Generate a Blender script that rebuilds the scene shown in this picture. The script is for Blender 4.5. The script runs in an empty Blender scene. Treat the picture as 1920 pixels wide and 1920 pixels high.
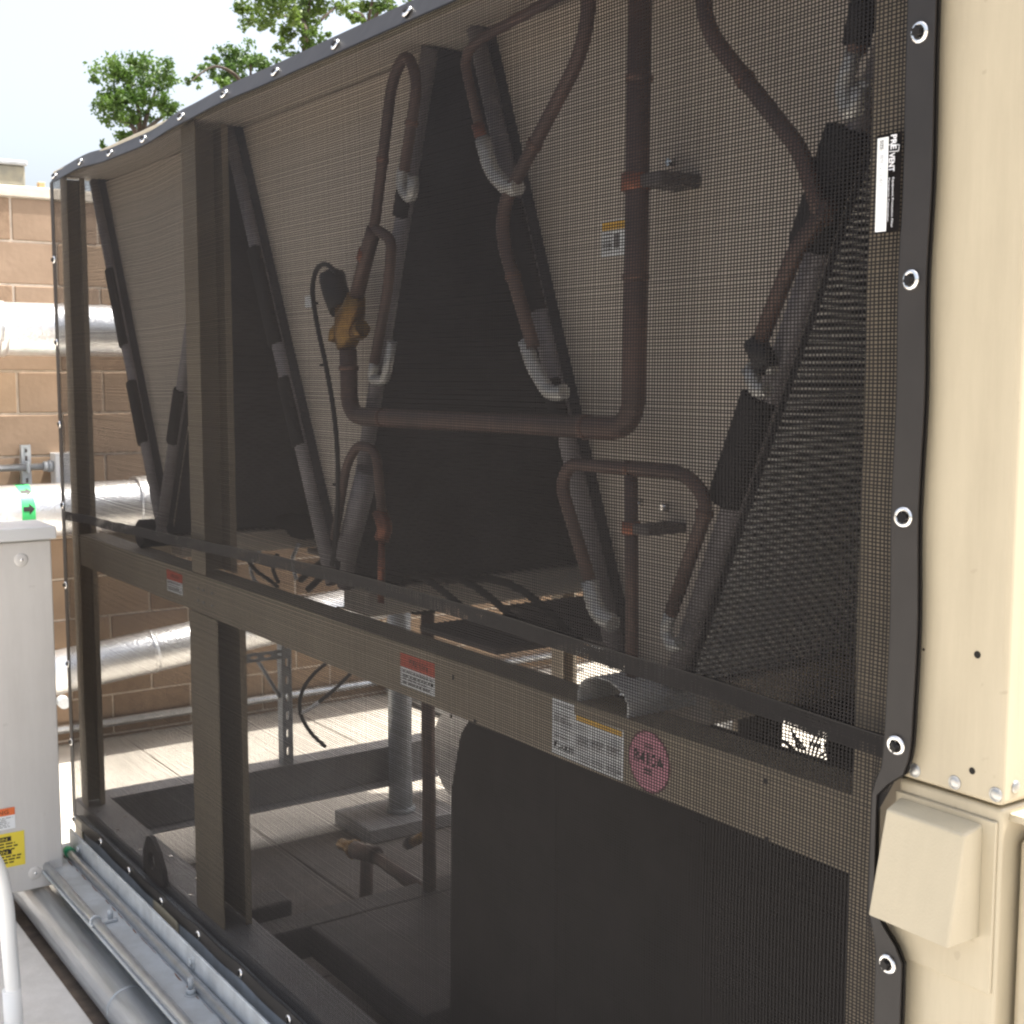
import bpy, bmesh, math, random
from mathutils import Vector, Matrix, Euler
rnd = random.Random(7)
SC = bpy.context.scene
COL = SC.collection
R = math.radians

# ------------------------------------------------------------------ camera, sky, sun, exposure
CAM = Vector((4.5286, -1.2544, 1.5732))
ROT = Euler((1.46566, -0.000374, 0.964966), 'XYZ')
FPX = 2428.84                                   # focal length in pixels of the 1920 px photograph
cam_data = bpy.data.cameras.new('camera')
cam_data.sensor_width = 36.0
cam_data.lens = FPX / 1920 * 36.0
cam_data.clip_start = 0.02
cam_data.clip_end = 3000
cam = bpy.data.objects.new('camera', cam_data)
cam.location = CAM
cam.rotation_euler = ROT
COL.objects.link(cam)
SC.camera = cam

SUN_DIR = Vector((0.14, 0.34, 1.0)).normalized()
elev = math.asin(SUN_DIR.z)
azim = math.atan2(SUN_DIR.x, SUN_DIR.y)         # clockwise from +Y
world = bpy.data.worlds.new('World')
SC.world = world
world.use_nodes = True
wn = world.node_tree
wn.nodes.clear()
sky = wn.nodes.new('ShaderNodeTexSky')
sky.sky_type = 'NISHITA'
sky.sun_disc = False
sky.sun_elevation = elev
sky.sun_rotation = azim
sky.dust_density = 6.0
sky.air_density = 1.0
sky.ozone_density = 1.0
bg = wn.nodes.new('ShaderNodeBackground')
bg.inputs['Strength'].default_value = 0.15
wo = wn.nodes.new('ShaderNodeOutputWorld')
hs_ = wn.nodes.new('ShaderNodeHueSaturation')      # hazy summer sky: paler blue everywhere
hs_.inputs['Saturation'].default_value = 0.55
wn.links.new(sky.outputs[0], hs_.inputs['Color'])
wn.links.new(hs_.outputs[0], bg.inputs[0])
wn.links.new(bg.outputs[0], wo.inputs[0])
sl = bpy.data.lights.new('sun', 'SUN')
sl.energy = 5.0
sl.angle = R(0.53)
sl.color = (1.0, 0.95, 0.87)
so = bpy.data.objects.new('sun', sl)
so.rotation_euler = SUN_DIR.to_track_quat('Z', 'Y').to_euler()
so.location = (0, 6, 12)
COL.objects.link(so)
SC.view_settings.view_transform = 'Standard'
SC.view_settings.look = 'None'
SC.view_settings.exposure = 1.32
SC.view_settings.gamma = 1.0
SC.view_settings.use_curve_mapping = False
SC.cycles.filter_width = 2.4            # phone lens softness

# ------------------------------------------------------------------ helpers
CM = ROT.to_matrix()
def at(px, py, X=None, Y=None, Z=None):
    """point of a plane X=, Y= or Z= that the photograph shows at pixel (px, py)"""
    d = CM @ Vector(((px - 960) / FPX, -(py - 960) / FPX, -1))
    if X is not None: t = (X - CAM.x) / d.x
    elif Y is not None: t = (Y - CAM.y) / d.y
    else: t = (Z - CAM.z) / d.z
    return CAM + d * t

def mat(name, col, rough=0.5, metal=0.0, var=0.0, scale=8.0, bump=0.0, bscale=60.0, col2=None, spec=0.5, stretch=None, detail=4.0, lo=0.35, hi=0.65, dirt=0.0):
    m = bpy.data.materials.new(name)
    m.use_nodes = True
    nt = m.node_tree
    b = nt.nodes['Principled BSDF']
    b.inputs['Base Color'].default_value = (*col, 1)
    b.inputs['Roughness'].default_value = rough
    b.inputs['Metallic'].default_value = metal
    b.inputs['Specular IOR Level'].default_value = spec
    tc = nt.nodes.new('ShaderNodeTexCoord')
    src = tc.outputs['Object']
    if stretch:
        mp = nt.nodes.new('ShaderNodeMapping')
        mp.inputs['Scale'].default_value = stretch
        nt.links.new(src, mp.inputs[0])
        src = mp.outputs[0]
    if var > 0 or col2:
        n = nt.nodes.new('ShaderNodeTexNoise')
        n.inputs['Scale'].default_value = scale
        n.inputs['Detail'].default_value = detail
        n.inputs['Roughness'].default_value = 0.6
        nt.links.new(src, n.inputs['Vector'])
        rp = nt.nodes.new('ShaderNodeValToRGB')
        c2 = col2 if col2 else tuple(max(0, c * (1 - var)) for c in col)
        c1 = col if col2 else tuple(min(1, c * (1 + var)) for c in col)
        rp.color_ramp.elements[0].position = lo
        rp.color_ramp.elements[1].position = hi
        rp.color_ramp.elements[0].color = (*c2, 1)
        rp.color_ramp.elements[1].color = (*c1, 1)
        nt.links.new(n.outputs[0], rp.inputs[0])
        nt.links.new(rp.outputs[0], b.inputs['Base Color'])
    if dirt > 0:
        src_c = rp.outputs[0] if (var > 0 or col2) else None
        mp2 = nt.nodes.new('ShaderNodeMapping')
        mp2.inputs['Scale'].default_value = (9, 9, 0.9)
        nt.links.new(tc.outputs['Object'], mp2.inputs[0])
        n3 = nt.nodes.new('ShaderNodeTexNoise')
        n3.inputs['Scale'].default_value = 1.6; n3.inputs['Detail'].default_value = 9; n3.inputs['Roughness'].default_value = 0.72
        nt.links.new(mp2.outputs[0], n3.inputs['Vector'])
        r3 = nt.nodes.new('ShaderNodeValToRGB')
        r3.color_ramp.elements[0].position = 0.42; r3.color_ramp.elements[0].color = (0, 0, 0, 1)
        r3.color_ramp.elements[1].position = 0.80; r3.color_ramp.elements[1].color = (1, 1, 1, 1)
        nt.links.new(n3.outputs[0], r3.inputs[0])
        vo = nt.nodes.new('ShaderNodeTexNoise')                     # scattered specks and scuffs
        vo.inputs['Scale'].default_value = 38; vo.inputs['Detail'].default_value = 2
        nt.links.new(tc.outputs['Object'], vo.inputs['Vector'])
        r4 = nt.nodes.new('ShaderNodeValToRGB')
        r4.color_ramp.elements[0].position = 0.715; r4.color_ramp.elements[0].color = (0, 0, 0, 1)
        r4.color_ramp.elements[1].position = 0.76; r4.color_ramp.elements[1].color = (0.8, 0.8, 0.8, 1)
        nt.links.new(vo.outputs[0], r4.inputs[0])
        ad = nt.nodes.new('ShaderNodeMath'); ad.operation = 'MAXIMUM'
        nt.links.new(r3.outputs[0], ad.inputs[0]); nt.links.new(r4.outputs[0], ad.inputs[1])
        ml = nt.nodes.new('ShaderNodeMath'); ml.operation = 'MULTIPLY'; ml.inputs[1].default_value = dirt
        nt.links.new(ad.outputs[0], ml.inputs[0])
        mc = nt.nodes.new('ShaderNodeMix'); mc.data_type = 'RGBA'
        nt.links.new(ml.outputs[0], mc.inputs['Factor'])
        nt.links.new(src_c, mc.inputs['A'])
        mc.inputs['B'].default_value = (col[0] * 0.42, col[1] * 0.38, col[2] * 0.34, 1)
        nt.links.new(mc.outputs['Result'], b.inputs['Base Color'])
    if bump > 0:
        n2 = nt.nodes.new('ShaderNodeTexNoise')
        n2.inputs['Scale'].default_value = bscale
        n2.inputs['Detail'].default_value = 3
        nt.links.new(src, n2.inputs['Vector'])
        bp = nt.nodes.new('ShaderNodeBump')
        bp.inputs['Strength'].default_value = bump
        bp.inputs['Distance'].default_value = 0.004
        nt.links.new(n2.outputs[0], bp.inputs['Height'])
        nt.links.new(bp.outputs[0], b.inputs['Normal'])
    return m

M = {}
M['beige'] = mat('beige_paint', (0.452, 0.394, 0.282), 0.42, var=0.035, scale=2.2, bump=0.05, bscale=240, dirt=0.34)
M['plate'] = mat('panel_paint', (0.585, 0.51, 0.425), 0.5, col2=(0.53, 0.46, 0.385), scale=2.5)
M['beige_dark'] = mat('beige_paint_dark', (0.34, 0.28, 0.20), 0.55, col2=(0.27, 0.22, 0.155), scale=3.5, bump=0.05, bscale=200)  # darker, browner beige for the frame posts and beams
M['hood'] = mat('hood_paint', (0.455, 0.40, 0.29), 0.45, var=0.03, scale=5, bump=0.12, bscale=320, dirt=0.16)
M['vinyl'] = mat('black_vinyl', (0.0205, 0.0180, 0.0172), 0.5, spec=0.35, var=0.15, scale=10, bump=0.25, bscale=18)
M['strand'] = mat('coated_mesh_yarn', (0.0078, 0.0066, 0.0070), 0.62, var=0.15, scale=7, spec=0.2)
M['band'] = mat('double_mesh_band', (0.0075, 0.0062, 0.0062), 0.85, var=0.25, spec=0.1, scale=90)
M['black'] = mat('black_plastic', (0.009, 0.008, 0.008), 0.5, spec=0.25)
M['chrome'] = mat('nickel_plate', (0.85, 0.84, 0.82), 0.16, 1.0)
M['rivet'] = mat('rivet_head', (0.42, 0.42, 0.41), 0.38, 0.8, var=0.2, scale=60)
M['galv'] = mat('galvanised_steel', (0.52, 0.55, 0.57), 0.45, 0.25, var=0.16, scale=14, bump=0.1, bscale=70, dirt=0.35)
M['galv_dull'] = mat('weathered_galvanised_steel', (0.46, 0.49, 0.51), 0.55, 0.2, col2=(0.37, 0.385, 0.39), scale=9, bump=0.1, bscale=60, dirt=0.4)
M['galv_pipe'] = mat('galvanised_pipe', (0.62, 0.65, 0.68), 0.34, 0.75, var=0.14, scale=9, bump=0.12, bscale=45, stretch=(0.5, 5, 5))
M['emt'] = mat('conduit_steel', (0.62, 0.64, 0.66), 0.30, 0.85, var=0.1, scale=20, bump=0.05)
M['alu'] = mat('embossed_aluminium_jacket', (0.90, 0.90, 0.90), 0.33, 0.88, var=0.08, scale=20, bump=0.6, bscale=95)
M['alu_stub'] = mat('bright_aluminium', (0.56, 0.55, 0.52), 0.35, 0.4, var=0.1, scale=40)
M['header'] = mat('header_tube', (0.26, 0.24, 0.25), 0.45, 0.1, var=0.15, scale=14)
M['copper'] = mat('tarnished_copper', (0.155, 0.094, 0.076), 0.46, 0.3, col2=(0.095, 0.064, 0.056), scale=11)
M['copper_bright'] = mat('clean_copper', (0.34, 0.13, 0.08), 0.4, 0.7, col2=(0.2, 0.08, 0.05), scale=25)
M['braze'] = mat('braze_joint', (0.21, 0.115, 0.085), 0.45, 0.4, col2=(0.10, 0.065, 0.055), scale=60)
M['brass'] = mat('brass', (0.40, 0.24, 0.07), 0.36, 0.7, col2=(0.22, 0.12, 0.04), scale=30)
M['foam'] = mat('black_foam', (0.013, 0.012, 0.013), 0.85, var=0.3, scale=30)
M['rubber'] = mat('black_cable', (0.018, 0.017, 0.018), 0.5)
M['fin'] = mat('coil_fins', (0.06, 0.06, 0.066), 0.8, 0.0, spec=0.15, var=0.2, scale=6)
M['tube'] = mat('coil_tube_edge', (0.90, 0.88, 0.85), 0.35, 0.0, col2=(0.62, 0.61, 0.60), scale=30)
M['frame'] = mat('frame_steel', (0.36, 0.35, 0.34), 0.5, 0.2, col2=(0.27, 0.26, 0.26), scale=4)
M['dark_steel'] = mat('dark_painted_steel', (0.11, 0.095, 0.09), 0.55, var=0.2, scale=5)
M['blanket'] = mat('sound_blanket', (0.022, 0.019, 0.017), 0.85, spec=0.1, var=0.25, scale=6, bump=0.3, bscale=25)
M['block'] = mat('tan_block', (0.30, 0.212, 0.145), 0.92, col2=(0.25, 0.175, 0.117), scale=5, bump=0.3, bscale=42, detail=8)
M['block2'] = mat('tan_block_speckled', (0.27, 0.185, 0.12), 0.92, col2=(0.195, 0.128, 0.082), scale=26, bump=0.4, bscale=50, detail=8, lo=0.3, hi=0.55)
M['block3'] = mat('tan_block_pale', (0.33, 0.232, 0.152), 0.92, col2=(0.27, 0.185, 0.118), scale=4, bump=0.3, bscale=46, detail=8)
M['mortar'] = mat('mortar', (0.62, 0.53, 0.43), 0.95, var=0.15, scale=20, bump=0.4, bscale=80)
M['coping'] = mat('limestone_coping', (0.62, 0.56, 0.47), 0.9, var=0.08, scale=6, bump=0.3)
M['concrete'] = mat('concrete_roof', (0.42, 0.38, 0.325), 0.9, col2=(0.33, 0.295, 0.255), scale=2.2, bump=0.3, bscale=40, detail=8)
M['concrete_shade_tone'] = mat('shade_toned_concrete', (0.235, 0.205, 0.18), 0.92, col2=(0.14, 0.12, 0.105), scale=2.6, bump=0.3, bscale=40, detail=9)  # darker copy: the shade under the unit is put into the colour
M['concrete_sun_tone'] = mat('sun_toned_concrete', (0.60, 0.555, 0.48), 0.9, col2=(0.47, 0.43, 0.37), scale=2.4, bump=0.3, bscale=40, detail=9)  # paler copy: the sunlight on open ground is put into the colour
M['slab'] = mat('grey_slab', (0.60, 0.575, 0.535), 0.85, col2=(0.52, 0.50, 0.465), scale=6, bump=0.2, bscale=120, dirt=0.3)
M['dirt'] = mat('dirty_gutter', (0.13, 0.10, 0.075), 0.95, col2=(0.07, 0.055, 0.045), scale=14, bump=0.6)
M['greybox'] = mat('grey_enclosure_paint', (0.60, 0.575, 0.54), 0.38, var=0.02, scale=3, bump=0.06, bscale=260, dirt=0.2)
M['greylid'] = mat('pale_grey_lid', (0.60, 0.60, 0.59), 0.4, var=0.02, scale=4)
M['white'] = mat('white_pvc', (0.80, 0.80, 0.78), 0.3, var=0.02, scale=5)
M['orange'] = mat('orange_print', (0.72, 0.17, 0.05), 0.5)
M['red'] = mat('red_print', (0.62, 0.10, 0.05), 0.5)
M['yellow'] = mat('yellow_print', (0.78, 0.62, 0.06), 0.5)
M['amber'] = mat('amber_print', (0.78, 0.45, 0.05), 0.5)
M['paper'] = mat('white_label', (0.78, 0.80, 0.80), 0.5)
M['ink'] = mat('black_ink', (0.015, 0.013, 0.013), 0.6)
M['grey_ink'] = mat('grey_ink', (0.20, 0.19, 0.19), 0.6)
M['faint_ink'] = mat('faded_marker', (0.42, 0.44, 0.46), 0.6)
M['white_ink'] = mat('white_ink', (0.75, 0.75, 0.78), 0.6)
M['pink'] = mat('pink_print', (0.62, 0.25, 0.32), 0.5)
M['maroon'] = mat('maroon_print', (0.10, 0.02, 0.03), 0.5)
M['green'] = mat('green_band', (0.06, 0.50, 0.16), 0.4)
M['green_cap'] = mat('green_plastic', (0.03, 0.36, 0.16), 0.4)
M['rust'] = mat('rust', (0.20, 0.09, 0.04), 0.9, col2=(0.10, 0.05, 0.03), scale=40)
M['hole'] = mat('shadowed_hole', (0.01, 0.008, 0.006), 0.9)
M['stucco'] = mat('stained_stucco', (0.42, 0.38, 0.27), 0.95, col2=(0.22, 0.22, 0.19), scale=4, bump=0.3, detail=8)
M['timber'] = mat('pale_timber', (0.55, 0.38, 0.20), 0.8, var=0.1)
M['leaf'] = mat('oak_leaf', (0.10, 0.175, 0.03), 0.5, col2=(0.045, 0.095, 0.017), scale=1.6)
M['leaf2'] = mat('young_oak_leaf', (0.125, 0.19, 0.032), 0.5, col2=(0.055, 0.105, 0.02), scale=1.6)
M['bark'] = mat('bark', (0.06, 0.045, 0.035), 0.95, var=0.3, scale=10, bump=0.6)
for k in ('leaf', 'leaf2'):
    nt = M[k].node_tree
    b = nt.nodes['Principled BSDF']
    b.inputs['Transmission Weight'].default_value = 0.0
    tr = nt.nodes.new('ShaderNodeBsdfTranslucent')
    mx = nt.nodes.new('ShaderNodeMixShader')
    mx.inputs[0].default_value = 0.4
    rp = [n for n in nt.nodes if n.type == 'VALTORGB'][0]
    nt.links.new(rp.outputs[0], tr.inputs[0])
    out = nt.nodes['Material Output']
    nt.links.new(b.outputs[0], mx.inputs[1]); nt.links.new(tr.outputs[0], mx.inputs[2])
    nt.links.new(mx.outputs[0], out.inputs[0])

def empty(name, loc=(0, 0, 0)):
    o = bpy.data.objects.new(name, None)
    o.location = loc
    COL.objects.link(o)
    return o
def tag(o, label, cat, group=None):
    o['label'] = label; o['category'] = cat
    if group: o['group'] = group
    return o
def setting(o, kind='structure'):
    o['kind'] = kind
    return o

class MB:
    """collects shapes in world coordinates, then links them as ONE mesh object"""
    def __init__(s): s.v = []; s.f = []; s.sm = []
    def add(s, vs, fs, smooth=False):
        n = len(s.v)
        s.v += [tuple(v) for v in vs]
        s.f += [tuple(i + n for i in f) for f in fs]
        s.sm += [smooth] * len(fs)
        return s
    def box(s, x0, x1, y0, y1, z0, z1):
        vs = [(x, y, z) for x in (x0, x1) for y in (y0, y1) for z in (z0, z1)]
        return s.add(vs, [(0, 1, 3, 2), (4, 6, 7, 5), (0, 4, 5, 1), (2, 3, 7, 6), (0, 2, 6, 4), (1, 5, 7, 3)])
    def obox(s, c, ax, ay, az):
        """box about c with half-axis vectors"""
        c, ax, ay, az = map(Vector, (c, ax, ay, az))
        vs = [c + i * ax + j * ay + k * az for i in (-1, 1) for j in (-1, 1) for k in (-1, 1)]
        return s.add(vs, [(0, 1, 3, 2), (4, 6, 7, 5), (0, 4, 5, 1), (2, 3, 7, 6), (0, 2, 6, 4), (1, 5, 7, 3)])
    def prism(s, poly, d):
        """polygon (world points) extruded by vector d"""
        n = len(poly); d = Vector(d)
        vs = [Vector(p) for p in poly] + [Vector(p) + d for p in poly]
        fs = [tuple(range(n))[::-1], tuple(range(n, 2 * n))]
        fs += [(i, (i + 1) % n, n + (i + 1) % n, n + i) for i in range(n)]
        return s.add(vs, fs)
    def tube(s, pts, r, seg=12, caps=True, radii=None, flat=1.0):
        pts = [Vector(p) for p in pts]
        n = len(pts)
        tans = []
        for i in range(n):
            a = pts[max(i - 1, 0)]; b = pts[min(i + 1, n - 1)]
            tans.append((b - a).normalized())
        t = tans[0]
        up = Vector((0, 1, 0)) if abs(t.y) < 0.9 else Vector((1, 0, 0))
        u = (up - t * up.dot(t)).normalized()
        vs, fs = [], []
        for i in range(n):
            t = tans[i]
            u = (u - t * u.dot(t)).normalized()
            w = t.cross(u)
            rr = radii[i] if radii else r
            for k in range(seg):
                a = 2 * math.pi * k / seg
                vs.append(pts[i] + u * (math.cos(a) * rr * flat) + w * (math.sin(a) * rr))
        for i in range(n - 1):
            for k in range(seg):
                k2 = (k + 1) % seg
                fs.append((i * seg + k, i * seg + k2, (i + 1) * seg + k2, (i + 1) * seg + k))
        s.add(vs, fs, True)
        if caps:
            m = len(s.v) - len(vs)
            s.f.append(tuple(m + k for k in range(seg))[::-1]); s.sm.append(False)
            s.f.append(tuple(m + (n - 1) * seg + k for k in range(seg))); s.sm.append(False)
        return s
    def ring(s, c, axis, r, rt, seg=20, sub=8):
        c = Vector(c); axis = Vector(axis).normalized()
        u = axis.orthogonal().normalized(); w = axis.cross(u)
        vs, fs = [], []
        for i in range(seg):
            a = 2 * math.pi * i / seg
            rad = u * math.cos(a) + w * math.sin(a)
            for k in range(sub):
                b = 2 * math.pi * k / sub
                vs.append(c + rad * (r + rt * math.cos(b)) + axis * (rt * math.sin(b)))
        for i in range(seg):
            for k in range(sub):
                fs.append((i * sub + k, ((i + 1) % seg) * sub + k, ((i + 1) % seg) * sub + (k + 1) % sub, i * sub + (k + 1) % sub))
        return s.add(vs, fs, True)
    def disc(s, c, axis, r, h, seg=16):
        c = Vector(c); axis = Vector(axis).normalized()
        return s.tube([c, c + axis * h], r, seg)
    def quad(s, a, b, c, d): return s.add([a, b, c, d], [(0, 1, 2, 3)])
    def sphere(s, c, r, seg=10, rings=6, squash=(1, 1, 1)):
        c = Vector(c); vs = []; fs = []
        for i in range(rings + 1):
            th = math.pi * i / rings
            for k in range(seg):
                ph = 2 * math.pi * k / seg
                vs.append(c + Vector((r * squash[0] * math.sin(th) * math.cos(ph), r * squash[1] * math.sin(th) * math.sin(ph), r * squash[2] * math.cos(th))))
        for i in range(rings):
            for k in range(seg):
                fs.append((i * seg + k, (i + 1) * seg + k, (i + 1) * seg + (k + 1) % seg, i * seg + (k + 1) % seg))
        return s.add(vs, fs, True)
    def build(s, name, m, parent=None, bevel=0.0, bseg=2):
        me = bpy.data.meshes.new(name)
        me.from_pydata(s.v, [], s.f)
        me.materials.append(m)
        me.polygons.foreach_set('use_smooth', s.sm)
        me.validate()
        bm = bmesh.new(); bm.from_mesh(me)
        bmesh.ops.recalc_face_normals(bm, faces=bm.faces)
        bm.to_mesh(me); bm.free()
        o = bpy.data.objects.new(name, me)
        COL.objects.link(o)
        if parent: adopt(o, parent)
        if bevel > 0:
            md = o.modifiers.new('bevel', 'BEVEL')
            md.width = bevel; md.segments = bseg; md.limit_method = 'ANGLE'; md.angle_limit = R(40)
            md.harden_normals = False
        return o

def world_loc(o):
    p = Vector(o.location)
    while o.parent:
        o = o.parent; p += Vector(o.location)
    return p
def adopt(o, parent):
    o.parent = parent
    o.location = Vector(o.location) - world_loc(parent) if parent.type == 'EMPTY' or True else o.location

def bent(pts, rad, n=7):
    """polyline with rounded corners; rad is a number or one number per inner corner"""
    pts = [Vector(p) for p in pts]
    out = [pts[0]]
    for i in range(1, len(pts) - 1):
        a, b, c = pts[i - 1], pts[i], pts[i + 1]
        r = rad[i - 1] if isinstance(rad, (list, tuple)) else rad
        la, lc = (a - b).length, (c - b).length
        r = min(r, la * 0.49, lc * 0.49)
        p0 = b + (a - b).normalized() * r
        p1 = b + (c - b).normalized() * r
        for k in range(n + 1):
            t = k / n
            out.append(p0 * (1 - t) ** 2 + b * (2 * t * (1 - t)) + p1 * t * t)
    out.append(pts[-1])
    return out
def smooth_path(pts, n=6):
    pts = [Vector(p) for p in pts]
    out = []
    for i in range(len(pts) - 1):
        p0 = pts[max(i - 1, 0)]; p1 = pts[i]; p2 = pts[i + 1]; p3 = pts[min(i + 2, len(pts) - 1)]
        for k in range(n):
            t = k / n
            out.append(0.5 * ((2 * p1) + (p2 - p0) * t + (2 * p0 - 5 * p1 + 4 * p2 - p3) * t * t + (3 * p1 - p0 - 3 * p2 + p3) * t ** 3))
    out.append(pts[-1])
    return out
def path(px, Y=None, **k):
    if Y is not None: return [at(x, y, Y=Y) for x, y in px]
    return [at(x, y, **k) for x, y in px]

def lettering(text, m, parent, org, xd, yd, w, h, name='lettering', shear=0.0, bold=0.0):
    """flat print: text fitted in a w x h field whose lower left corner is org"""
    cu = bpy.data.curves.new('text', 'FONT')
    cu.body = text; cu.size = 1.0; cu.shear = shear; cu.offset = bold; cu.resolution_u = 2
    t = bpy.data.objects.new('text', cu)
    COL.objects.link(t)
    dg = bpy.context.evaluated_depsgraph_get()
    me = bpy.data.meshes.new_from_object(t.evaluated_get(dg))
    bpy.data.objects.remove(t); bpy.data.curves.remove(cu)
    xs = [v.co.x for v in me.vertices]; ys = [v.co.y for v in me.vertices]
    x0, x1, y0, y1 = min(xs), max(xs), min(ys), max(ys)
    xd = Vector(xd).normalized(); yd = Vector(yd).normalized(); nn = xd.cross(yd)
    for v in me.vertices:
        a = (v.co.x - x0) / (x1 - x0) * w; b = (v.co.y - y0) / max(1e-6, y1 - y0) * h
        v.co = Vector(org) + xd * a + yd * b + nn * 0.0012
    me.materials.clear(); me.materials.append(m)
    o = bpy.data.objects.new(name, me)
    COL.objects.link(o)
    if parent: adopt(o, parent)
    return o
def patch(mb, org, xd, yd, x0, x1, y0, y1, off=0.0006):
    xd = Vector(xd).normalized(); yd = Vector(yd).normalized(); n = xd.cross(yd)
    o = Vector(org) + n * off
    mb.quad(o + xd * x0 + yd * y0, o + xd * x1 + yd * y0, o + xd * x1 + yd * y1, o + xd * x0 + yd * y1)
def text_bars(org, xd, yd, x0, x1, y0, y1, rows, m, parent, fill=0.55, seed=1, words=True):
    """small print too fine to read, set as rows of dashes"""
    rr = random.Random(seed); mb = MB()
    dy = (y1 - y0) / rows
    for i in range(rows):
        yb = y0 + i * dy + dy * 0.25; x = x0; end = x1 - (x1 - x0) * rr.random() * 0.2
        while x < end:
            wl = (x1 - x0) * (0.05 + 0.12 * rr.random()) if words else (x1 - x0)
            patch(mb, org, xd, yd, x, min(x + wl, end), yb, yb + dy * fill, 0.0011)
            x += wl + (x1 - x0) * 0.025
    return mb.build('fine_print', m, parent)

# ------------------------------------------------------------------ ground, kerb, slab
GZ = -0.25
g = MB()
g.quad((-600, -600, GZ - 0.02), (600, -600, GZ - 0.02), (600, 600, GZ - 0.02), (-600, 600, GZ - 0.02))
ground = setting(g.build('ground', M['concrete']))
g = MB()
nx, ny = 6, 6
pads = []
for i in range(nx):
    for j in range(ny):
        x0 = (-1.9, -0.70, -0.02, 1.1, 2.3, 3.5)[i]; x1 = (-0.70, -0.02, 1.1, 2.3, 3.5, 5.0)[i]; y0 = -0.14 + j * 0.92
        if y0 < -0.1: y0 = -0.10
        pads.append(MB().box(x0 + 0.002, x1 - 0.002, y0 + 0.002, -0.14 + (j + 1) * 0.92 - 0.002, GZ - 0.015, GZ + rnd.uniform(-0.001, 0.002)).build('concrete_panel', M['concrete_sun_tone' if i < 2 or j > 2 else 'concrete_shade_tone'], ground, 0.004, 1))  # panels under the unit coloured as shaded, the others as sunlit
gut = setting(MB().box(-1.9, 6, -0.26, -0.11, GZ - 0.04, GZ - 0.012).build('gutter', M['dirt']))
slab = setting(MB().box(-1.5, 6, -3.6, -0.245, GZ - 0.05, GZ + 0.012).build('pavement', M['slab'], None, 0.006, 2))

# ------------------------------------------------------------------ block wall
WX = -1.9
wall = tag(empty('block_wall', (WX, 2, GZ)), 'tan concrete block wall with pale mortar and flat coping behind the chiller', 'wall')
WTOP = 2.405
BH, BL, J = 0.2032, 0.4064, 0.010
MB().box(WX - 0.2, WX - 0.006, -1.6, 4.4, GZ - 0.02, WTOP).build('mortar_core', M['mortar'], wall)
protos = []
for k in range(3):
    mb = MB().box(-0.05, 0.0, J / 2, BL - J / 2, J / 2, BH - J / 2)
    me_o = mb.build('block', M[('block', 'block2', 'block3')[k]], None, 0.004, 1)
    protos.append(me_o)
first = [True] * 3
nrow = 14
for r_ in range(nrow):
    z = WTOP - (r_ + 1) * BH
    off = 0.297 - 4 * BL + 0.2 if r_ % 2 == 0 else 0.297 - 4 * BL + 0.2 - BL / 2
    ncol = 14
    for c_ in range(ncol):
        y = off + c_ * BL - 0.16
        if y + BL > 4.4: continue
        k = rnd.choice((0, 0, 1, 2, 2))
        p = protos[k]
        if first[k]: o = p; first[k] = False
        else:
            o = p.copy(); COL.objects.link(o)
        o.parent = wall
        o.location = Vector((WX + rnd.uniform(-0.002, 0.003), y, z)) - Vector(wall.location)
        o.rotation_euler = (rnd.uniform(-0.002, 0.002), 0, rnd.uniform(-0.002, 0.002))
cop = []
for k in range(5):
    MB().box(WX - 0.22, WX + 0.012, -1.6 + k * 1.2 + 0.004, -1.6 + (k + 1) * 1.2 - 0.004, WTOP + 0.001, WTOP + 0.052).build('coping_stone', M['coping'], wall, 0.005, 2)

# wall services
def jacketed(name, p0, p1, r, label, seams=6, collars=()):
    root = tag(empty(name, p0), label, 'pipe')
    p0 = Vector(p0); p1 = Vector(p1); d = (p1 - p0)
    MB().tube([p0, p1], r, 36).build('jacket', M['alu'], root)
    for k in range(seams):
        c = p0 + d * ((k + 0.5) / seams)
        MB().tube([c - d.normalized() * 0.012, c + d.normalized() * 0.012], r + 0.0025, 36).build('seam_band', M['alu'], root)
    for (a, b, rr) in collars:
        MB().tube([p0 + d.normalized() * a, p0 + d.normalized() * b], rr, 36).build('collar', M['alu'], root, 0.006, 2)
    return root
XA = -1.66
pa = jacketed('insulated_pipe', (XA, -1.6, 1.782), (XA, 4.0, 1.782), 0.121, 'upper aluminium jacketed pipe with segmented elbow along the block wall', 4)
for k in range(6):
    yk = 0.225 - k * 0.052
    MB().tube([(XA, yk, 1.782), (XA + 0.006 * k, yk - 0.058, 1.782 - 0.006 * k)], 0.126 + 0.0035 * (k % 2) + 0.002 * k, 32).build('elbow_segment', M['alu'], pa)
pb = jacketed('insulated_pipe', (XA, -1.6, 0.945), (XA, 4.0, 0.945), 0.126, 'middle aluminium jacketed pipe with a green arrow band', 5, ((2.40, 2.62, 0.142),))
MB().tube([(XA, 0.245, 0.945), (XA, 0.305, 0.945)], 0.1275, 40, caps=False).build('green_band', M['green'], pb)
for k in range(9):
    a0 = 2 * math.pi * k / 9 + 0.18
    arr = MB()
    def cyl(dy, da, a0=a0):
        a = a0 + da
        return Vector((XA + math.cos(a) * 0.1290, 0.250 + dy, 0.945 + math.sin(a) * 0.1290))
    hw = 0.20; nn_ = 12
    for j in range(-nn_, nn_):
        t0, t1 = j / nn_, (j + 1) / nn_
        xa, xb = 0.028 + 0.024 * (1 - abs(t0)), 0.028 + 0.024 * (1 - abs(t1))
        s0 = 0.028 if abs(t0 + t1) / 2 > 0.45 else 0.002
        arr.quad(cyl(s0, t0 * hw), cyl(xa, t0 * hw), cyl(xb, t1 * hw), cyl(s0, t1 * hw))
    arr.build('arrow_print', M['ink'], pb)
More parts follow.
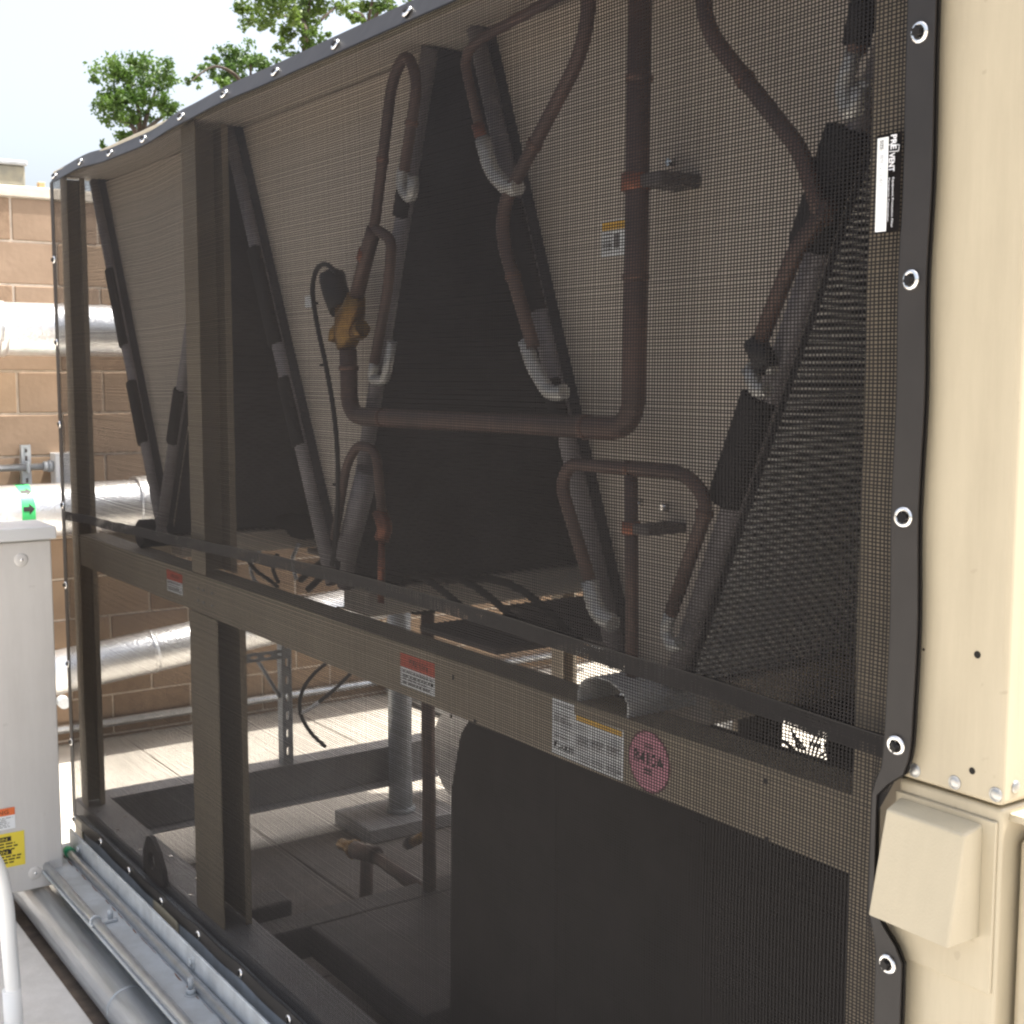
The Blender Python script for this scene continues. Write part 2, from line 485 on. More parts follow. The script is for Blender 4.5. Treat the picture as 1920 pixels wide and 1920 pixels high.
pc0, pc1 = Vector((-1.62, -0.2, 0.12)), Vector((-1.62, 2.6, 0.40))
pc = jacketed('insulated_pipe', pc0, pc1, 0.105, 'lowest aluminium jacketed pipe, sloping along the foot of the wall', 4)
MB().disc((-1.50, 0.38, 0.07), (1, 0, 0), 0.028, 0.05, 12).build('drain_plug', M['galv'], pc)
for zz, pipe in ((1.782, pa), (0.945, pb)):
    for yy in (1.3, 2.9):
        MB().box(WX + 0.004, XA + 0.02, yy - 0.02, yy + 0.02, zz - 0.165, zz - 0.125).build('bracket', M['galv_dull'], pipe, 0.003, 1)
st = tag(empty('strut_channel', (WX, 0.35, 1.15)), 'short slotted strut channel bolted upright to the block wall', 'strut')
y0 = 0.335; y1 = 0.378
MB().box(WX + 0.030, WX + 0.034, y0, y1, 0.98, 1.242).build('channel_face', M['galv'], st)
for za in (1.012, 1.062, 1.168, 1.208):
    MB().tube([(WX + 0.0342, 0.3565, za), (WX + 0.0342, 0.3565, za + 0.022)], 0.0055, 10, flat=1.0).build('slot', M['dark_steel'], st)
MB().box(WX + 0.004, WX + 0.030, y0, y0 + 0.003, 0.98, 1.242).box(WX + 0.004, WX + 0.030, y1 - 0.003, y1, 0.98, 1.242).build('flange', M['galv'], st)
for zz in (1.228, 1.0): MB().disc((WX + 0.034, 0.3565, zz), (1, 0, 0), 0.006, 0.006, 6).build('bolt', M['galv_dull'], st)
cw = tag(empty('conduit', (WX + 0.05, 0.2, 1.135)), 'thin steel conduit clamped across the strut channel on the wall', 'conduit')
MB().tube([(WX + 0.052, -1.4, 1.128), (WX + 0.052, 0.455, 1.138)], 0.0165, 16).build('pipe', M['emt'], cw)
MB().tube([(WX + 0.052, 0.43, 1.138), (WX + 0.052, 0.452, 1.138)], 0.024, 8).build('connector', M['galv'], cw)
MB().tube([(WX + 0.052, 0.452, 1.138), (WX + 0.052, 0.472, 1.138)], 0.028, 16).build('locknut', M['galv'], cw)
MB().box(WX + 0.034, WX + 0.072, 0.349, 0.364, 1.108, 1.165).build('clamp', M['galv'], cw, 0.004, 1)
jb = tag(empty('junction_box', (WX, 0.56, 1.06)), 'grey junction box fixed to the block wall at the conduit end', 'junction box')
MB().box(WX + 0.004, WX + 0.10, 0.474, 0.60, 0.93, 1.20).build('body', M['greylid'], jb, 0.004, 2)
MB().box(WX + 0.1005, WX + 0.106, 0.50, 0.592, 0.94, 1.183).build('cover', M['greylid'], jb, 0.002, 1)
fc = tag(empty('conduit', (WX + 0.04, 0.9, -0.15)), 'steel conduit running along the foot of the block wall', 'conduit')
MB().tube([(WX + 0.035, -1.0, -0.165), (WX + 0.035, 4.2, -0.165)], 0.022, 14).build('pipe', M['emt'], fc)
for yy in (0.2, 1.3, 2.5): MB().box(WX + 0.006, WX + 0.062, yy, yy + 0.025, -0.193, -0.137).build('strap', M['galv'], fc, 0.003, 1)

# beyond the wall
pier = tag(empty('masonry_pier', (-4, 0.75, 0)), 'stained yellow grey masonry block standing beyond the wall', 'masonry')
MB().box(-4.5, -4.0, 0.10, 0.955, GZ, 2.87).build('body', M['stucco'], pier, 0.01, 2)
MB().box(-4.52, -3.985, 0.08, 0.967, 2.871, 2.90).build('cap', M['galv_dull'], pier, 0.006, 1)
tp = tag(empty('timber_post', (-3, 0.78, 0)), 'short pale timber post just beyond the wall coping', 'post')
MB().box(-3.04, -3.0, 0.765, 0.80, GZ, 2.64).build('post', M['timber'], tp, 0.003, 1)

# ------------------------------------------------------------------ trees
def tree(X, clumps, limbs, trunk_px, label, seed, n_leaf, leafmat, lsize=0.095):
    rr = random.Random(seed)
    base = at(*trunk_px, X=X)
    root = tag(empty('oak_tree', (base.x, base.y, GZ)), label, 'tree', 'oak trees beyond the wall')
    scale = FPX / ((base - CAM).dot(CM @ Vector((0, 0, -1))))
    def P(p, jitter=0.0):
        q = at(p[0], p[1], X=X + rr.uniform(-jitter, jitter))
        return q
    tb = MB()
    fork = base
    tb.tube(smooth_path([(base.x, base.y, GZ), (base.x + 0.1, base.y - 0.05, (GZ + base.z) * 0.45), base], 4), 0.13, 10, radii=[0.17, 0.165, 0.16, 0.15, 0.14, 0.13, 0.115, 0.10, 0.085])
    tb.v = tb.v
    tb.build('trunk', M['bark'], root)
    lb = MB()
    for ln in limbs:
        q = [fork] + [P(p, 0.5) for p in ln]
        sp = smooth_path(q, 5)
        n = len(sp)
        lb.tube(sp, 0.05, 6, radii=[0.05 * (1 - i / n) + 0.010 for i in range(n)])
    lb.build('limb', M['bark'], root)
    cr = MB()
    tx, ty = trunk_px
    low = [(tx + rr.uniform(-55, 55), ty + 30 + 24 * q, 38) for q in range(7)]      # the crown goes on below the roof line
    for (cx, cy, cr_px) in list(clumps) + low:
        c = P((cx, cy), 0.7)
        rad = cr_px / scale
        nsub = max(5, int(cr_px / 2.6))
        subs = []
        for _ in range(nsub):
            d = Vector((rr.gauss(0, 1), rr.gauss(0, 1), rr.gauss(0, 0.8)))
            d = d.normalized() * rad * (0.30 + 0.85 * rr.random())
            subs.append((c + d, rad * rr.uniform(0.22, 0.48)))
        for (sc_, sr) in subs:
            k = int(n_leaf * 4.3 * (sr / 0.12) ** 1.4) + 10
            for _ in range(k):
                d = Vector((rr.gauss(0, 0.55), rr.gauss(0, 0.55), rr.gauss(0, 0.45))) * sr
                p = sc_ + d
                nrm = Vector((rr.gauss(0, 0.7), rr.gauss(0, 0.7), rr.gauss(0.6, 0.6))).normalized()
                u = nrm.orthogonal().normalized()
                u = Matrix.Rotation(rr.uniform(0, 6.28), 3, nrm) @ u
                w = nrm.cross(u)
                L = lsize * rr.uniform(0.6, 1.2); Wd = L * 0.55
                cr.add([p - u * L * .5, p + w * Wd * .5 + nrm * L * .08, p + u * L * .5, p - w * Wd * .5 + nrm * L * .08], [(0, 1, 2, 3)], True)
    o = cr.build('crown', leafmat, root)
    return root
TX = -20
tree(TX, [(215, 135, 34), (262, 118, 34), (300, 138, 26), (228, 170, 36), (275, 165, 34), (208, 190, 30), (248, 200, 34), (292, 195, 26), (222, 225, 28), (262, 232, 26), (320, 205, 22), (236, 258, 22), (193, 272, 10), (185, 145, 14), (318, 150, 12)],
     [[(262, 240), (258, 200), (240, 160), (215, 135)], [(272, 230), (285, 190), (300, 140)], [(250, 240), (225, 225), (205, 195)], [(270, 250), (310, 215), (330, 200)]],
     (268, 290), 'smaller round oak crown showing above the left end of the hem', 3, 9, M['leaf'])
tree(TX, [(425, 118, 30), (455, 108, 30), (400, 130, 22), (478, 118, 26), (372, 152, 14), (440, 140, 26), (420, 160, 20), (395, 108, 10), (350, 154, 8), (500, 130, 26)],
     [[(455, 170), (440, 140), (400, 125), (355, 155)], [(470, 160), (470, 120)], [(460, 170), (430, 155), (415, 165)]],
     (470, 230), 'low bushy oak crown between the small and the tall crown', 5, 10, M['leaf'])
tree(TX + 2, [(480, 20, 30), (520, 10, 34), (560, 25, 34), (500, 45, 22), (470, 45, 16), (600, 10, 32), (545, 60, 26), (585, 55, 28), (570, 90, 26), (540, 90, 20), (610, 70, 14), (640, 5, 24), (520, -30, 36), (590, -40, 40), (560, -20, 36), (600, 85, 14)],
     [[(570, 100), (575, 60), (555, 20), (520, -5)], [(572, 90), (560, 40), (500, 25)], [(575, 80), (600, 40), (640, 5)], [(572, 70), (580, 10), (590, -50)]],
     (572, 170), 'tall open oak crown with dark limbs showing at the top of the photograph', 8, 9, M['leaf2'])
tree(TX + 4, [(690, 15, 26), (720, 5, 26), (660, 25, 16), (740, -15, 30), (700, -25, 34), (675, 40, 12)],
     [[(690, 60), (680, 30), (660, 20)], [(695, 60), (715, 10), (740, -15)], [(690, 50), (700, -10)]],
     (690, 120), 'bright yellow green oak crown furthest right over the hem', 11, 10, M['leaf2'])

# ------------------------------------------------------------------ chiller
CH = tag(empty('chiller', (1.8, 1.1, -0.08)), 'beige outdoor chiller with V shaped coils and copper pipework behind a black mesh screen', 'chiller')
XE = 3.672                                  # right corner of the control cabinet
# frame
def part(mb, name, m, parent=CH, bevel=0.0, seg=2): return mb.build(name, m, parent, bevel, seg)
part(MB().box(-0.08, 3.52, 0.03, 0.034, -0.08, 0.058).box(-0.08, 3.52, 0.034, 0.135, 0.056, 0.062).box(-0.08, 3.52, 0.131, 0.135, 0.0, 0.056), 'base_rail', M['frame'])
part(MB().box(0.02, 3.52, 0.006, 0.026, -0.075, 0.03), 'base_skirt', M['galv_dull'])
for xa, xb in ((0.02, 0.10), (0.82, 1.02), (2.4, 2.6)):
    part(MB().box(xa, xb, -0.002, 0.005, -0.072, 0.028), 'base_pad', M['beige'], CH, 0.002, 1)
part(MB().box(-0.105, -0.101, 0.136, 2.1, -0.075, 0.058).box(-0.005, -0.001, 0.136, 2.1, -0.075, 0.058).box(-0.105, -0.001, 0.136, 2.1, 0.0585, 0.064).box(-0.001, 0.06, 0.136, 2.1, -0.080, -0.075), 'base_rail', M['frame'])
part(MB().box(-0.08, 3.52, 2.105, 2.20, -0.08, 0.06), 'base_rail', M['frame'])
part(MB().box(1.20, 1.30, 0.14, 2.10, -0.075, 0.02), 'cross_rail', M['dark_steel'], CH, 0.004, 1)
for k in range(9):
    part(MB().disc((0.12 + k * 0.11, 0.05 + 0.06 * (k % 2), 0.062), (0, 0, 1), 0.005, 0.004, 8), 'rail_bolt', M['chrome'])
# posts: lipped channels
def channel_post(x0, x1, y0, y1, z0, z1, m):
    t = 0.003
    mb = MB().box(x0, x1, y0, y0 + t, z0, z1).box(x0, x0 + t, y0 + t, y1, z0, z1).box(x0 + t, x1, y1 - t, y1, z0, z1)
    mb.box(x1 - t, x1, y1 - 0.018, y1 - t, z0, z1)
    return part(mb, 'frame_post', m)
channel_post(-0.02, 0.052, 0.036, 0.098, 0.064, 2.232, M['beige_dark'])
channel_post(1.085, 1.285, 0.036, 0.118, 0.064, 0.922, M['beige_dark'])
channel_post(1.115, 1.212, 0.036, 0.128, 1.034, 2.232, M['beige_dark'])
channel_post(3.445, 3.522, 0.030, 0.10, 0.064, 2.232, M['beige_dark'])
channel_post(-0.02, 0.06, 2.11, 2.19, 0.064, 2.232, M['beige_dark'])
channel_post(1.10, 1.20, 2.11, 2.19, 0.064, 2.232, M['beige_dark'])
channel_post(3.44, 3.52, 2.11, 2.19, 0.064, 2.232, M['beige_dark'])
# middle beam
beam = part(MB().box(0.053, 3.4449, 0.040, 0.044, 0.924, 1.030).box(0.053, 3.4449, 0.044, 0.120, 1.0265, 1.030).box(0.053, 3.4449, 0.044, 0.10, 0.924, 0.928), 'middle_beam', M['beige_dark'])
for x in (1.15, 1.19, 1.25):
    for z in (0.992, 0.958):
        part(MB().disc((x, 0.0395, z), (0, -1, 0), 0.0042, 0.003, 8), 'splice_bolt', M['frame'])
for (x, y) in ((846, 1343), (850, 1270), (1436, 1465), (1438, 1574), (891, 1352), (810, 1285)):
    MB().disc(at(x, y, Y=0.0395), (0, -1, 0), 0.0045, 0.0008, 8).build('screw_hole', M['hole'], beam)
part(MB().box(0.053, 3.4449, 2.12, 2.18, 0.924, 1.030), 'middle_beam', M['beige_dark'])
part(MB().box(-0.018, 0.05, 0.13, 2.10, 0.93, 1.028), 'side_beam', M['beige_dark'])
# fan deck
part(MB().box(-0.05, 3.56, 0.022, 2.23, 2.238, 2.262), 'roof_deck', M['beige'], CH, 0.006, 2)
part(MB().box(0.06, 3.44, 0.05, 2.15, 2.2335, 2.2375), 'deck_underside', M['plate'])
for k in range(3):
    cx = 0.6 + 1.17 * k
    part(MB().ring((cx, 1.12, 2.29), (0, 0, 1), 0.48, 0.02, 40, 8), 'fan_ring', M['dark_steel'])

# coils -------------------------------------------------------------
HY = 0.145
def header_line(pt, pb): return at(*pt, Y=HY), at(*pb, Y=HY)
coils = [((170, 305), (308, 1010), -1), ((368, 545), (300, 1010), 1), ((428, 235), (612, 1040), -1),
         ((800, 130), (655, 1045), 1), ((893, 60), (1148, 1195), -1), ((1660, 95), (1275, 1245), 1)]
HL = []
for i, (a, b, side) in enumerate(coils):
    A, B = header_line(a, b)                   # top, bottom
    d = (A - B).normalized()
    ztop = 2.23; zbot = 1.075
    A = B + d * ((ztop - B.z) / d.z); B = B + d * ((zbot - B.z) / d.z)
    if i == 1:                                  # left V mirrors its other side
        pass
    HL.append((A, B))
    n = Vector((d.z, 0, -d.x)) if side > 0 else Vector((-d.z, 0, d.x))
    coil = part(MB().obox((A + B) / 2 + Vector((0, 0.982, 0)) - n * 0.004, d * ((A - B).length / 2), Vector((0, 0.973, 0)), n * 0.013), 'condenser_coil', M['fin'])
    tb = MB()
    L = (A - B).length; nt_ = int(L / 0.0106)
    for k in range(nt_):
        c = B + d * (0.006 + k * 0.0106) + n * 0.0092
        w = d * (0.0025 if i == 5 else 0.0007)
        q0 = c + Vector((0, 0.028, 0)); q1 = c + Vector((0, 1.95, 0))
        nn = n * 0.0022
        tb.add([q0 - w, q0 + w, q1 + w, q1 - w, q0 - w + nn, q0 + w + nn, q1 + w + nn, q1 - w + nn], [(4, 5, 6, 7), (0, 4, 7, 3), (1, 2, 6, 5)])
    to = tb.build('tube_bank', M['tube' if i == 5 else 'fin'], coil); to['kind'] = 'stuff'
    hr = 0.0175
    MB().tube([B, A], hr, 16).build('header', M['header'], coil)
    sleeves = {0: [((205, 515), (243, 640), 0.021), ((242, 730), (280, 822), 0.023)], 1: [((345, 735), (330, 835), 0.022)],
               2: [((486, 460), (528, 640), 0.023), ((545, 700), (572, 830), 0.021)], 3: [((762, 345), (742, 400), 0.021)],
               4: [((1000, 350), (1046, 560), 0.024), ((1075, 690), (1100, 800), 0.021)], 5: [((1610, 245), (1530, 470), 0.034), ((1425, 740), (1368, 945), 0.031)]}[i]
    for (sa, sb, sr) in sleeves:
        pa_ = at(*sa, Y=HY); pb_ = at(*sb, Y=HY)
        def onl(p): return B + d * ((p - B).dot(d))
        a_, b_ = onl(pa_), onl(pb_)
        if i == 5: a_ = a_ + n * -0.012; b_ = b_ + n * -0.012
        MB().tube([a_ + Vector((0, -0.008, 0)), b_ + Vector((0, -0.008, 0))], sr, 14, flat=0.75).build('foam_sleeve', M['foam'], coil, 0.004, 2)
# end plates between the two coils of each V
for (i, j) in ((0, 1), (2, 3), (4, 5)):
    A0, B0 = HL[i]; A1, B1 = HL[j]
    sh = Vector((0, 0.032, 0))
    ex = Vector((0.003, 0, 0))
    pl = part(MB().prism([B0 + sh - ex, B1 + sh + ex, A1 + sh + ex, A0 + sh - ex], (0, 0.003, 0)), 'end_plate', M['plate'])
    if i == 4:
        plate = pl
    if i == 2:
        o_ = at(572, 578, Y=HY + 0.0315)
        sk = MB(); patch(sk, o_, (1, 0, 0), (0, 0, 1), 0, 0.05, 0, 0.03); sk.build('small_label', M['paper'], pl)
    # support beam along the foot of the V
    cx = (B0.x + B1.x) / 2
    w = abs(B1.x - B0.x) / 2 + 0.035
    part(MB().box(cx - w, cx + w, 0.19, 2.10, 1.002, 1.070), 'coil_support', M['plate'], CH, 0.003, 1)
for (xa, xb, ya, yb) in ((0.62, 1.36, 0.62, 2.1), (1.98, 2.30, 0.25, 2.1), (2.30, 2.62, 0.48, 2.1), (1.88, 1.98, 0.55, 2.1), (2.99, 3.43, 0.36, 2.1)):
    part(MB().box(xa, xb, ya, yb, 0.985, 1.0), 'drain_pan', M['dark_steel'], CH, 0.003, 1)
for k, pts in enumerate(([(462, 1046), (480, 1070), (505, 1088), (520, 1100)], [(486, 1035), (470, 1062), (480, 1092), (505, 1106)], [(520, 1040), (512, 1066), (522, 1092)], [(560, 1020), (548, 1052), (556, 1086)])):
    part(MB().tube(smooth_path([at(x, y, Y=0.34 + 0.03 * k) for x, y in pts], 5), 0.0065, 7), 'wire', M[('rubber', 'greylid', 'rubber', 'greylid')[k]])
part(MB().tube([at(632, 1142, Y=0.2), at(688, 1139, Y=0.2)], 0.006, 8), 'bright_rod', M['chrome'])
# label on the right end plate
o_ = at(1127, 482, Y=HY + 0.0315)
stk = MB(); patch(stk, o_, (1, 0, 0), (0, 0, 1), 0, 0.085, 0, 0.060)
stk = stk.build('warning_sticker', M['paper'], CH)
s2 = MB(); patch(s2, o_, (1, 0, 0), (0, 0, 1), 0.002, 0.083, 0.044, 0.058, 0.001); s2.build('sticker_heading', M['amber'], stk)
tr = MB(); patch(tr, o_, (1, 0, 0), (0, 0, 1), 0.035, 0.05, 0.012, 0.036, 0.001); tr.build('pictogram', M['grey_ink'], stk)
text_bars(o_, (1, 0, 0), (0, 0, 1), 0.006, 0.032, 0.008, 0.04, 5, M['grey_ink'], stk, seed=4)

# refrigerant pipes ---------------------------------------------------
PY = 0.10
LINES = {}
def pipe(px, r, rad=0.05, Y=PY, m='copper', seg=12, name='refrigerant_pipe'):
    pts = bent(path(px, Y), rad)
    o = part(MB().tube(pts, r, seg), name, M[m])
    LINES[o.name] = pts
    return o
def sub_tube(px, r, parent, m, name, Y=PY, rad=0.04, seg=12):
    return MB().tube(bent(path(px, Y), rad), r, seg).build(name, M[m], parent)
main = pipe([(1203, -190), (1188, 805), (655, 780), (653, 655)], 0.0195, [0.06, 0.06], seg=16)
# brass valve with black solenoid on the riser
MB().tube(path([(648, 655), (652, 630), (655, 600), (664, 575), (668, 555)], PY), 0.02, 14, radii=[0.021, 0.030, 0.034, 0.026, 0.021]).build('valve_body', M['brass'], main)
MB().tube([at(640, 612, Y=PY - 0.005), at(628, 622, Y=PY - 0.01), at(626, 640, Y=PY - 0.01)], 0.014, 10).build('valve_port', M['brass'], main)
MB().tube([at(668, 625, Y=PY), at(680, 615, Y=PY)], 0.02, 6).build('flare_nut', M['brass'], main)
sub_tube([(642, 580), (628, 545), (622, 515)], 0.030, main, 'rubber', 'actuator', seg=12, rad=0.02)
sub_tube([(650, 600), (640, 570)], 0.020, main, 'brass', 'valve_neck')
riser = pipe([(668, 558), (690, 470), (703, 420), (735, 150), (762, 95), (784, 150), (758, 320)], 0.0115, [0.03, 0.03, 0.05, 0.05, 0.05])
sub_tube([(668, 558), (692, 462), (702, 428)], 0.0165, riser, 'copper', 'pipe_sleeve', rad=0.02)
sub_tube([(683, 488), (688, 470)], 0.0185, riser, 'copper_bright', 'coupling')
sub_tube([(755, 315), (752, 352), (772, 378), (775, 330)], 0.012, riser, 'alu_stub', 'header_stub', rad=0.03, Y=PY + 0.02)
leg = pipe([(688, 455), (703, 428), (735, 450), (728, 540), (702, 680)], 0.0115, [0.02, 0.025, 0.05])
sub_tube([(702, 680), (696, 712), (722, 715), (735, 640)], 0.011, leg, 'alu_stub', 'header_stub', rad=0.02, Y=PY + 0.02)
cross1 = pipe([(1106, -150), (1102, 80), (945, 380), (942, 450), (1000, 650)], 0.0125, [0.07, 0.05, 0.06])
sub_tube([(985, 640), (1000, 690), (1032, 740), (1058, 735)], 0.0135, cross1, 'alu_stub', 'header_stub', rad=0.06)
left3 = pipe([(1090, -30), (905, 70), (868, 105), (905, 265)], 0.0095, [0.03, 0.04])
sub_tube([(896, 235), (908, 275)], 0.0125, left3, 'copper_bright', 'coupling')
sub_tube([(905, 262), (922, 325), (955, 355), (972, 350)], 0.0150, left3, 'alu_stub', 'header_stub', rad=0.06)
right1 = pipe([(1312, -160), (1320, 50), (1500, 280), (1520, 340), (1545, 420)], 0.0125, [0.05, 0.06, 0.03])
r2 = pipe([(1560, 380), (1492, 470), (1425, 640)], 0.0125, [0.02])
sub_tube([(1415, 640), (1440, 690)], 0.018, r2, 'rubber', 'strap', rad=0.01)
r3 = pipe([(1645, -180), (1605, 100)], 0.0135, 0.02)
sub_tube([(1628, -30), (1605, 85)], 0.019, r3, 'foam', 'pipe_sleeve')
sub_tube([(1605, 80), (1580, 170), (1590, 215), (1606, 205), (1612, 165)], 0.0115, r3, 'alu_stub', 'header_stub', rad=0.03)
sub_tube([(1596, 158), (1636, 165)], 0.010, r3, 'alu_stub', 'header_stub', Y=PY + 0.02)
sub_tube([(1405, 690), (1420, 735), (1440, 730)], 0.012, r2, 'alu_stub', 'header_stub', Y=PY, rad=0.02)
sub_tube([(1405, 690), (1452, 690)], 0.009, r2, 'alu_stub', 'header_stub', Y=PY + 0.01)
low = pipe([(1108, 1095), (1052, 910), (1068, 870), (1285, 886), (1330, 940), (1258, 1150)], 0.0115, [0.03, 0.03, 0.05, 0.05])
sub_tube([(1106, 1090), (1118, 1150), (1150, 1170)], 0.0155, low, 'alu_stub', 'header_stub', rad=0.06)
sub_tube([(1258, 1150), (1246, 1185), (1262, 1215), (1275, 1205)], 0.0105, low, 'alu_stub', 'header_stub', rad=0.03)
drop = pipe([(1183, 890), (1186, 1290)], 0.0110, 0.01)
def clamp(px, py, parent, w, h, r, ext):
    c = at(px, py, Y=PY)
    MB().tube([c + Vector((0, 0, -h)), c + Vector((0, 0, h))], r, 14).build('pipe_clamp', M['copper_bright'], parent, 0.002, 1)
    MB().box(c.x + r * 0.6, c.x + ext, PY - 0.008, PY + 0.076, c.z - h * 0.75, c.z + h * 0.75).build('clamp_bracket', M['dark_steel'], parent, 0.002, 1)
clamp(1192, 342, main, 0.05, 0.014, 0.024, 0.068)
clamp(1183, 990, drop, 0.03, 0.011, 0.016, 0.05)
for p in ((1202, 943), (1250, 951), (1262, 305), (1256, 330)):
    part(MB().disc(at(*p, Y=HY + 0.031), (0, -1, 0), 0.007, 0.012, 6), 'bracket_bolt', M['chrome'])
for (x, y, r_, own) in ((656, 690, 0.0225, main), (1188, 520, 0.0222, main), (1191, 150, 0.0222, main), (720, 796, 0.0222, main), (1100, 816, 0.0222, main), (719, 300, 0.014, riser), (770, 230, 0.014, riser), (1000, 268, 0.015, cross1), (960, 520, 0.015, cross1), (1400, 145, 0.015, right1), (1180, 880, 0.014, low), (1325, 965, 0.014, low)):
    c_ = at(x, y, Y=PY)
    best = None
    for p_, q_ in zip(LINES[own.name], LINES[own.name][1:]):
        d_ = q_ - p_
        t_ = max(0.0, min(1.0, (c_ - p_).dot(d_) / max(1e-9, d_.dot(d_))))
        f_ = p_ + d_ * t_
        if best is None or (f_ - c_).length < best[0]: best = ((f_ - c_).length, f_, d_)
    c_, ax = best[1], best[2].normalized()
    MB().tube([c_ - ax * 0.006, c_ - ax * 0.004, c_ + ax * 0.004, c_ + ax * 0.006], r_, 14, radii=[r_ * 0.93, r_, r_, r_ * 0.93]).build('braze_collar', M['braze'], own)
lowl = pipe([(627, 1010), (650, 870), (672, 832), (705, 845), (716, 960)], 0.0105, [0.03, 0.03, 0.03])
sub_tube([(712, 960), (722, 990), (716, 1010)], 0.017, lowl, 'copper_bright', 'check_valve', rad=0.01)
sub_tube([(716, 1005), (714, 1130)], 0.008, lowl, 'copper_bright', 'pipe_tail')
drier = pipe([(762, 880), (790, 950), (795, 985)], 0.010, 0.02, Y=0.5)
sub_tube([(790, 960), (800, 985)], 0.028, drier, 'brass', 'drier_body', Y=0.5)
inner = part(MB().tube(path([(690, 880), (648, 1045)], HY - 0.01), 0.026, 14), 'suction_header', M['header'])
part(MB().tube([at(800, 1000, Y=0.55), at(775, 1130, Y=0.55)], 0.085, 18), 'receiver', M['blanket'], CH, 0.02, 3)
# sensor cable
cab = part(MB().tube(smooth_path(path([(632, 512), (612, 496), (594, 505), (586, 545), (595, 610), (612, 690), (628, 790), (634, 900), (628, 1020), (622, 1060)], PY - 0.012), 5), 0.0058, 8), 'sensor_cable', M['rubber'])
for p in ((606, 685), (630, 908), (590, 568)):
    c = at(*p, Y=PY - 0.012); MB().tube([c + Vector((0, 0, -0.003)), c + Vector((0, 0, 0.003))], 0.009, 8).build('cable_tie', M['rubber'], cab)

# things resting on the middle beam -------------------------------------
hr_ = MB()
A = Vector((2.911, 0.046, 1.03))
prof = []
for k in range(13):
    a = math.pi * k / 12
    prof.append((math.cos(a) * 0.066, 0.016 + math.sin(a) * 0.036))
prof = [(0.066, 0.0)] + prof + [(-0.066, 0.0)]
outer = [Vector((A.x, 0.046, 1.0308)) + Vector((p[0], 0, p[1])) for p in prof]
innr = [Vector((A.x, 0.046, 1.0308)) + Vector((p[0] * 0.95, 0, p[1] * 0.95)) for p in prof]
D = Vector((0.0, 0.46, 0.0))
vs = outer + innr + [p + D for p in outer] + [p + D for p in innr]
n = len(outer); fs = []
for k in range(n - 1):
    fs.append((k, k + 1, 2 * n + k + 1, 2 * n + k)); fs.append((n + k, 3 * n + k, 3 * n + k + 1, n + k + 1)); fs.append((k, n + k, n + k + 1, k + 1))
fs.append(tuple(2 * n + k for k in range(n)))
hr_.add(vs, fs, False)
part(hr_, 'arched_wireway', M['greylid'])
part(MB().tube(bent([(0.52, 0.09, 1.075), (0.52, 0.5, 1.075), (0.9, 0.9, 1.075)], 0.1), 0.045, 14), 'foam_pipe', M['foam'], CH, 0.004, 1)
for k, (x0, x1, yy) in enumerate(((1.35, 2.0, 0.25), (1.42, 2.1, 0.31), (1.5, 1.9, 0.2))):
    part(MB().tube(smooth_path([(x0, yy, 1.02), (x0 + 0.1, yy + 0.05, 1.09), (x0 + 0.28, yy + 0.1, 1.05), (x1, yy + 0.1, 1.10), (x1 + 0.15, yy + 0.2, 0.98)], 5), 0.009, 8), 'hose', M['rubber'])
fan_ = MB()
c = at(1515, 1470, Y=0.45)
for k in range(11):
    a = math.pi * (0.15 + 0.7 * k / 10)
    fan_.tube(smooth_path([c, c + Vector((math.cos(a) * 0.04, 0, 0.04 + math.sin(a) * 0.02)), c + Vector((math.cos(a) * 0.10, 0.02 * (k % 3 - 1), 0.06 + math.sin(a) * 0.03))], 4), 0.0022, 6)
fan_.tube([c + Vector((0, 0, -0.09)), c + Vector((0, 0, 0.012))], 0.011, 8)
part(fan_, 'wire_bundle', M['rubber'])
part(MB().tube([(3.0, 0.7, 0.99), (3.5, 0.7, 0.99)], 0.05, 16), 'oil_pipe', M['copper'])
part(MB().tube([(3.30, 0.55, 0.4), (3.30, 0.55, 0.98)], 0.022, 12), 'oil_riser', M['dark_steel'])
part(MB().tube([at(1425, 1420, Y=0.5) + Vector((0, 0, -0.15)), at(1425, 1330, Y=0.5) + Vector((0, 0, 0.02))], 0.042, 16), 'oil_separator', M['blanket'], CH, 0.01, 2)
part(MB().tube([(2.3, 1.35, 0.62), (3.5, 1.35, 0.62)], 0.075, 16), 'suction_pipe', M['foam'])

# lower section -----------------------------------------------------------
ce = MB()
poly = [(1.955, -0.06), (3.42, -0.06), (3.42, 0.80), (2.06, 0.80), (2.01, 0.74), (1.97, 0.60)]
ce.prism([Vector((x, 0.33, z)) for x, z in poly], (0, 0.42, 0))
cen = part(ce, 'compressor_enclosure', M['blanket'], CH, 0.03, 3)
for k, x in enumerate((2.38, 2.83, 3.25)):
    MB().box(x, x + 0.03, 0.325, 0.331, -0.05, 0.77).build('seam_strip', M['blanket'], cen, 0.003, 1)
part(MB().box(1.31, 1.94, 0.28, 0.95, -0.07, 0.025), 'oil_cooler', M['dark_steel'], CH, 0.01, 2)
part(MB().box(1.05, 1.16, 0.17, 0.30, -0.07, 0.045), 'terminal_box', M['dark_steel'], CH, 0.01, 2)
ev = part(MB().tube([(1.02, 0.96, 0.33), (1.02, 2.06, 0.33)], 0.155, 30), 'evaporator', M['alu'])
for yy in (1.0, 1.055): MB().ring((1.02, yy, 0.33), (0, 1, 0), 0.157, 0.006, 36, 6).build('band', M['rubber'], ev)
part(MB().tube([(1.268, 0.70, -0.02), (1.268, 0.70, 0.915)], 0.0205, 12), 'liquid_pipe', M['copper'])
tee = part(MB().tube([at(698, 1600, Y=0.7), at(806, 1682, Y=0.7)], 0.021, 12), 'branch_pipe', M['copper'])
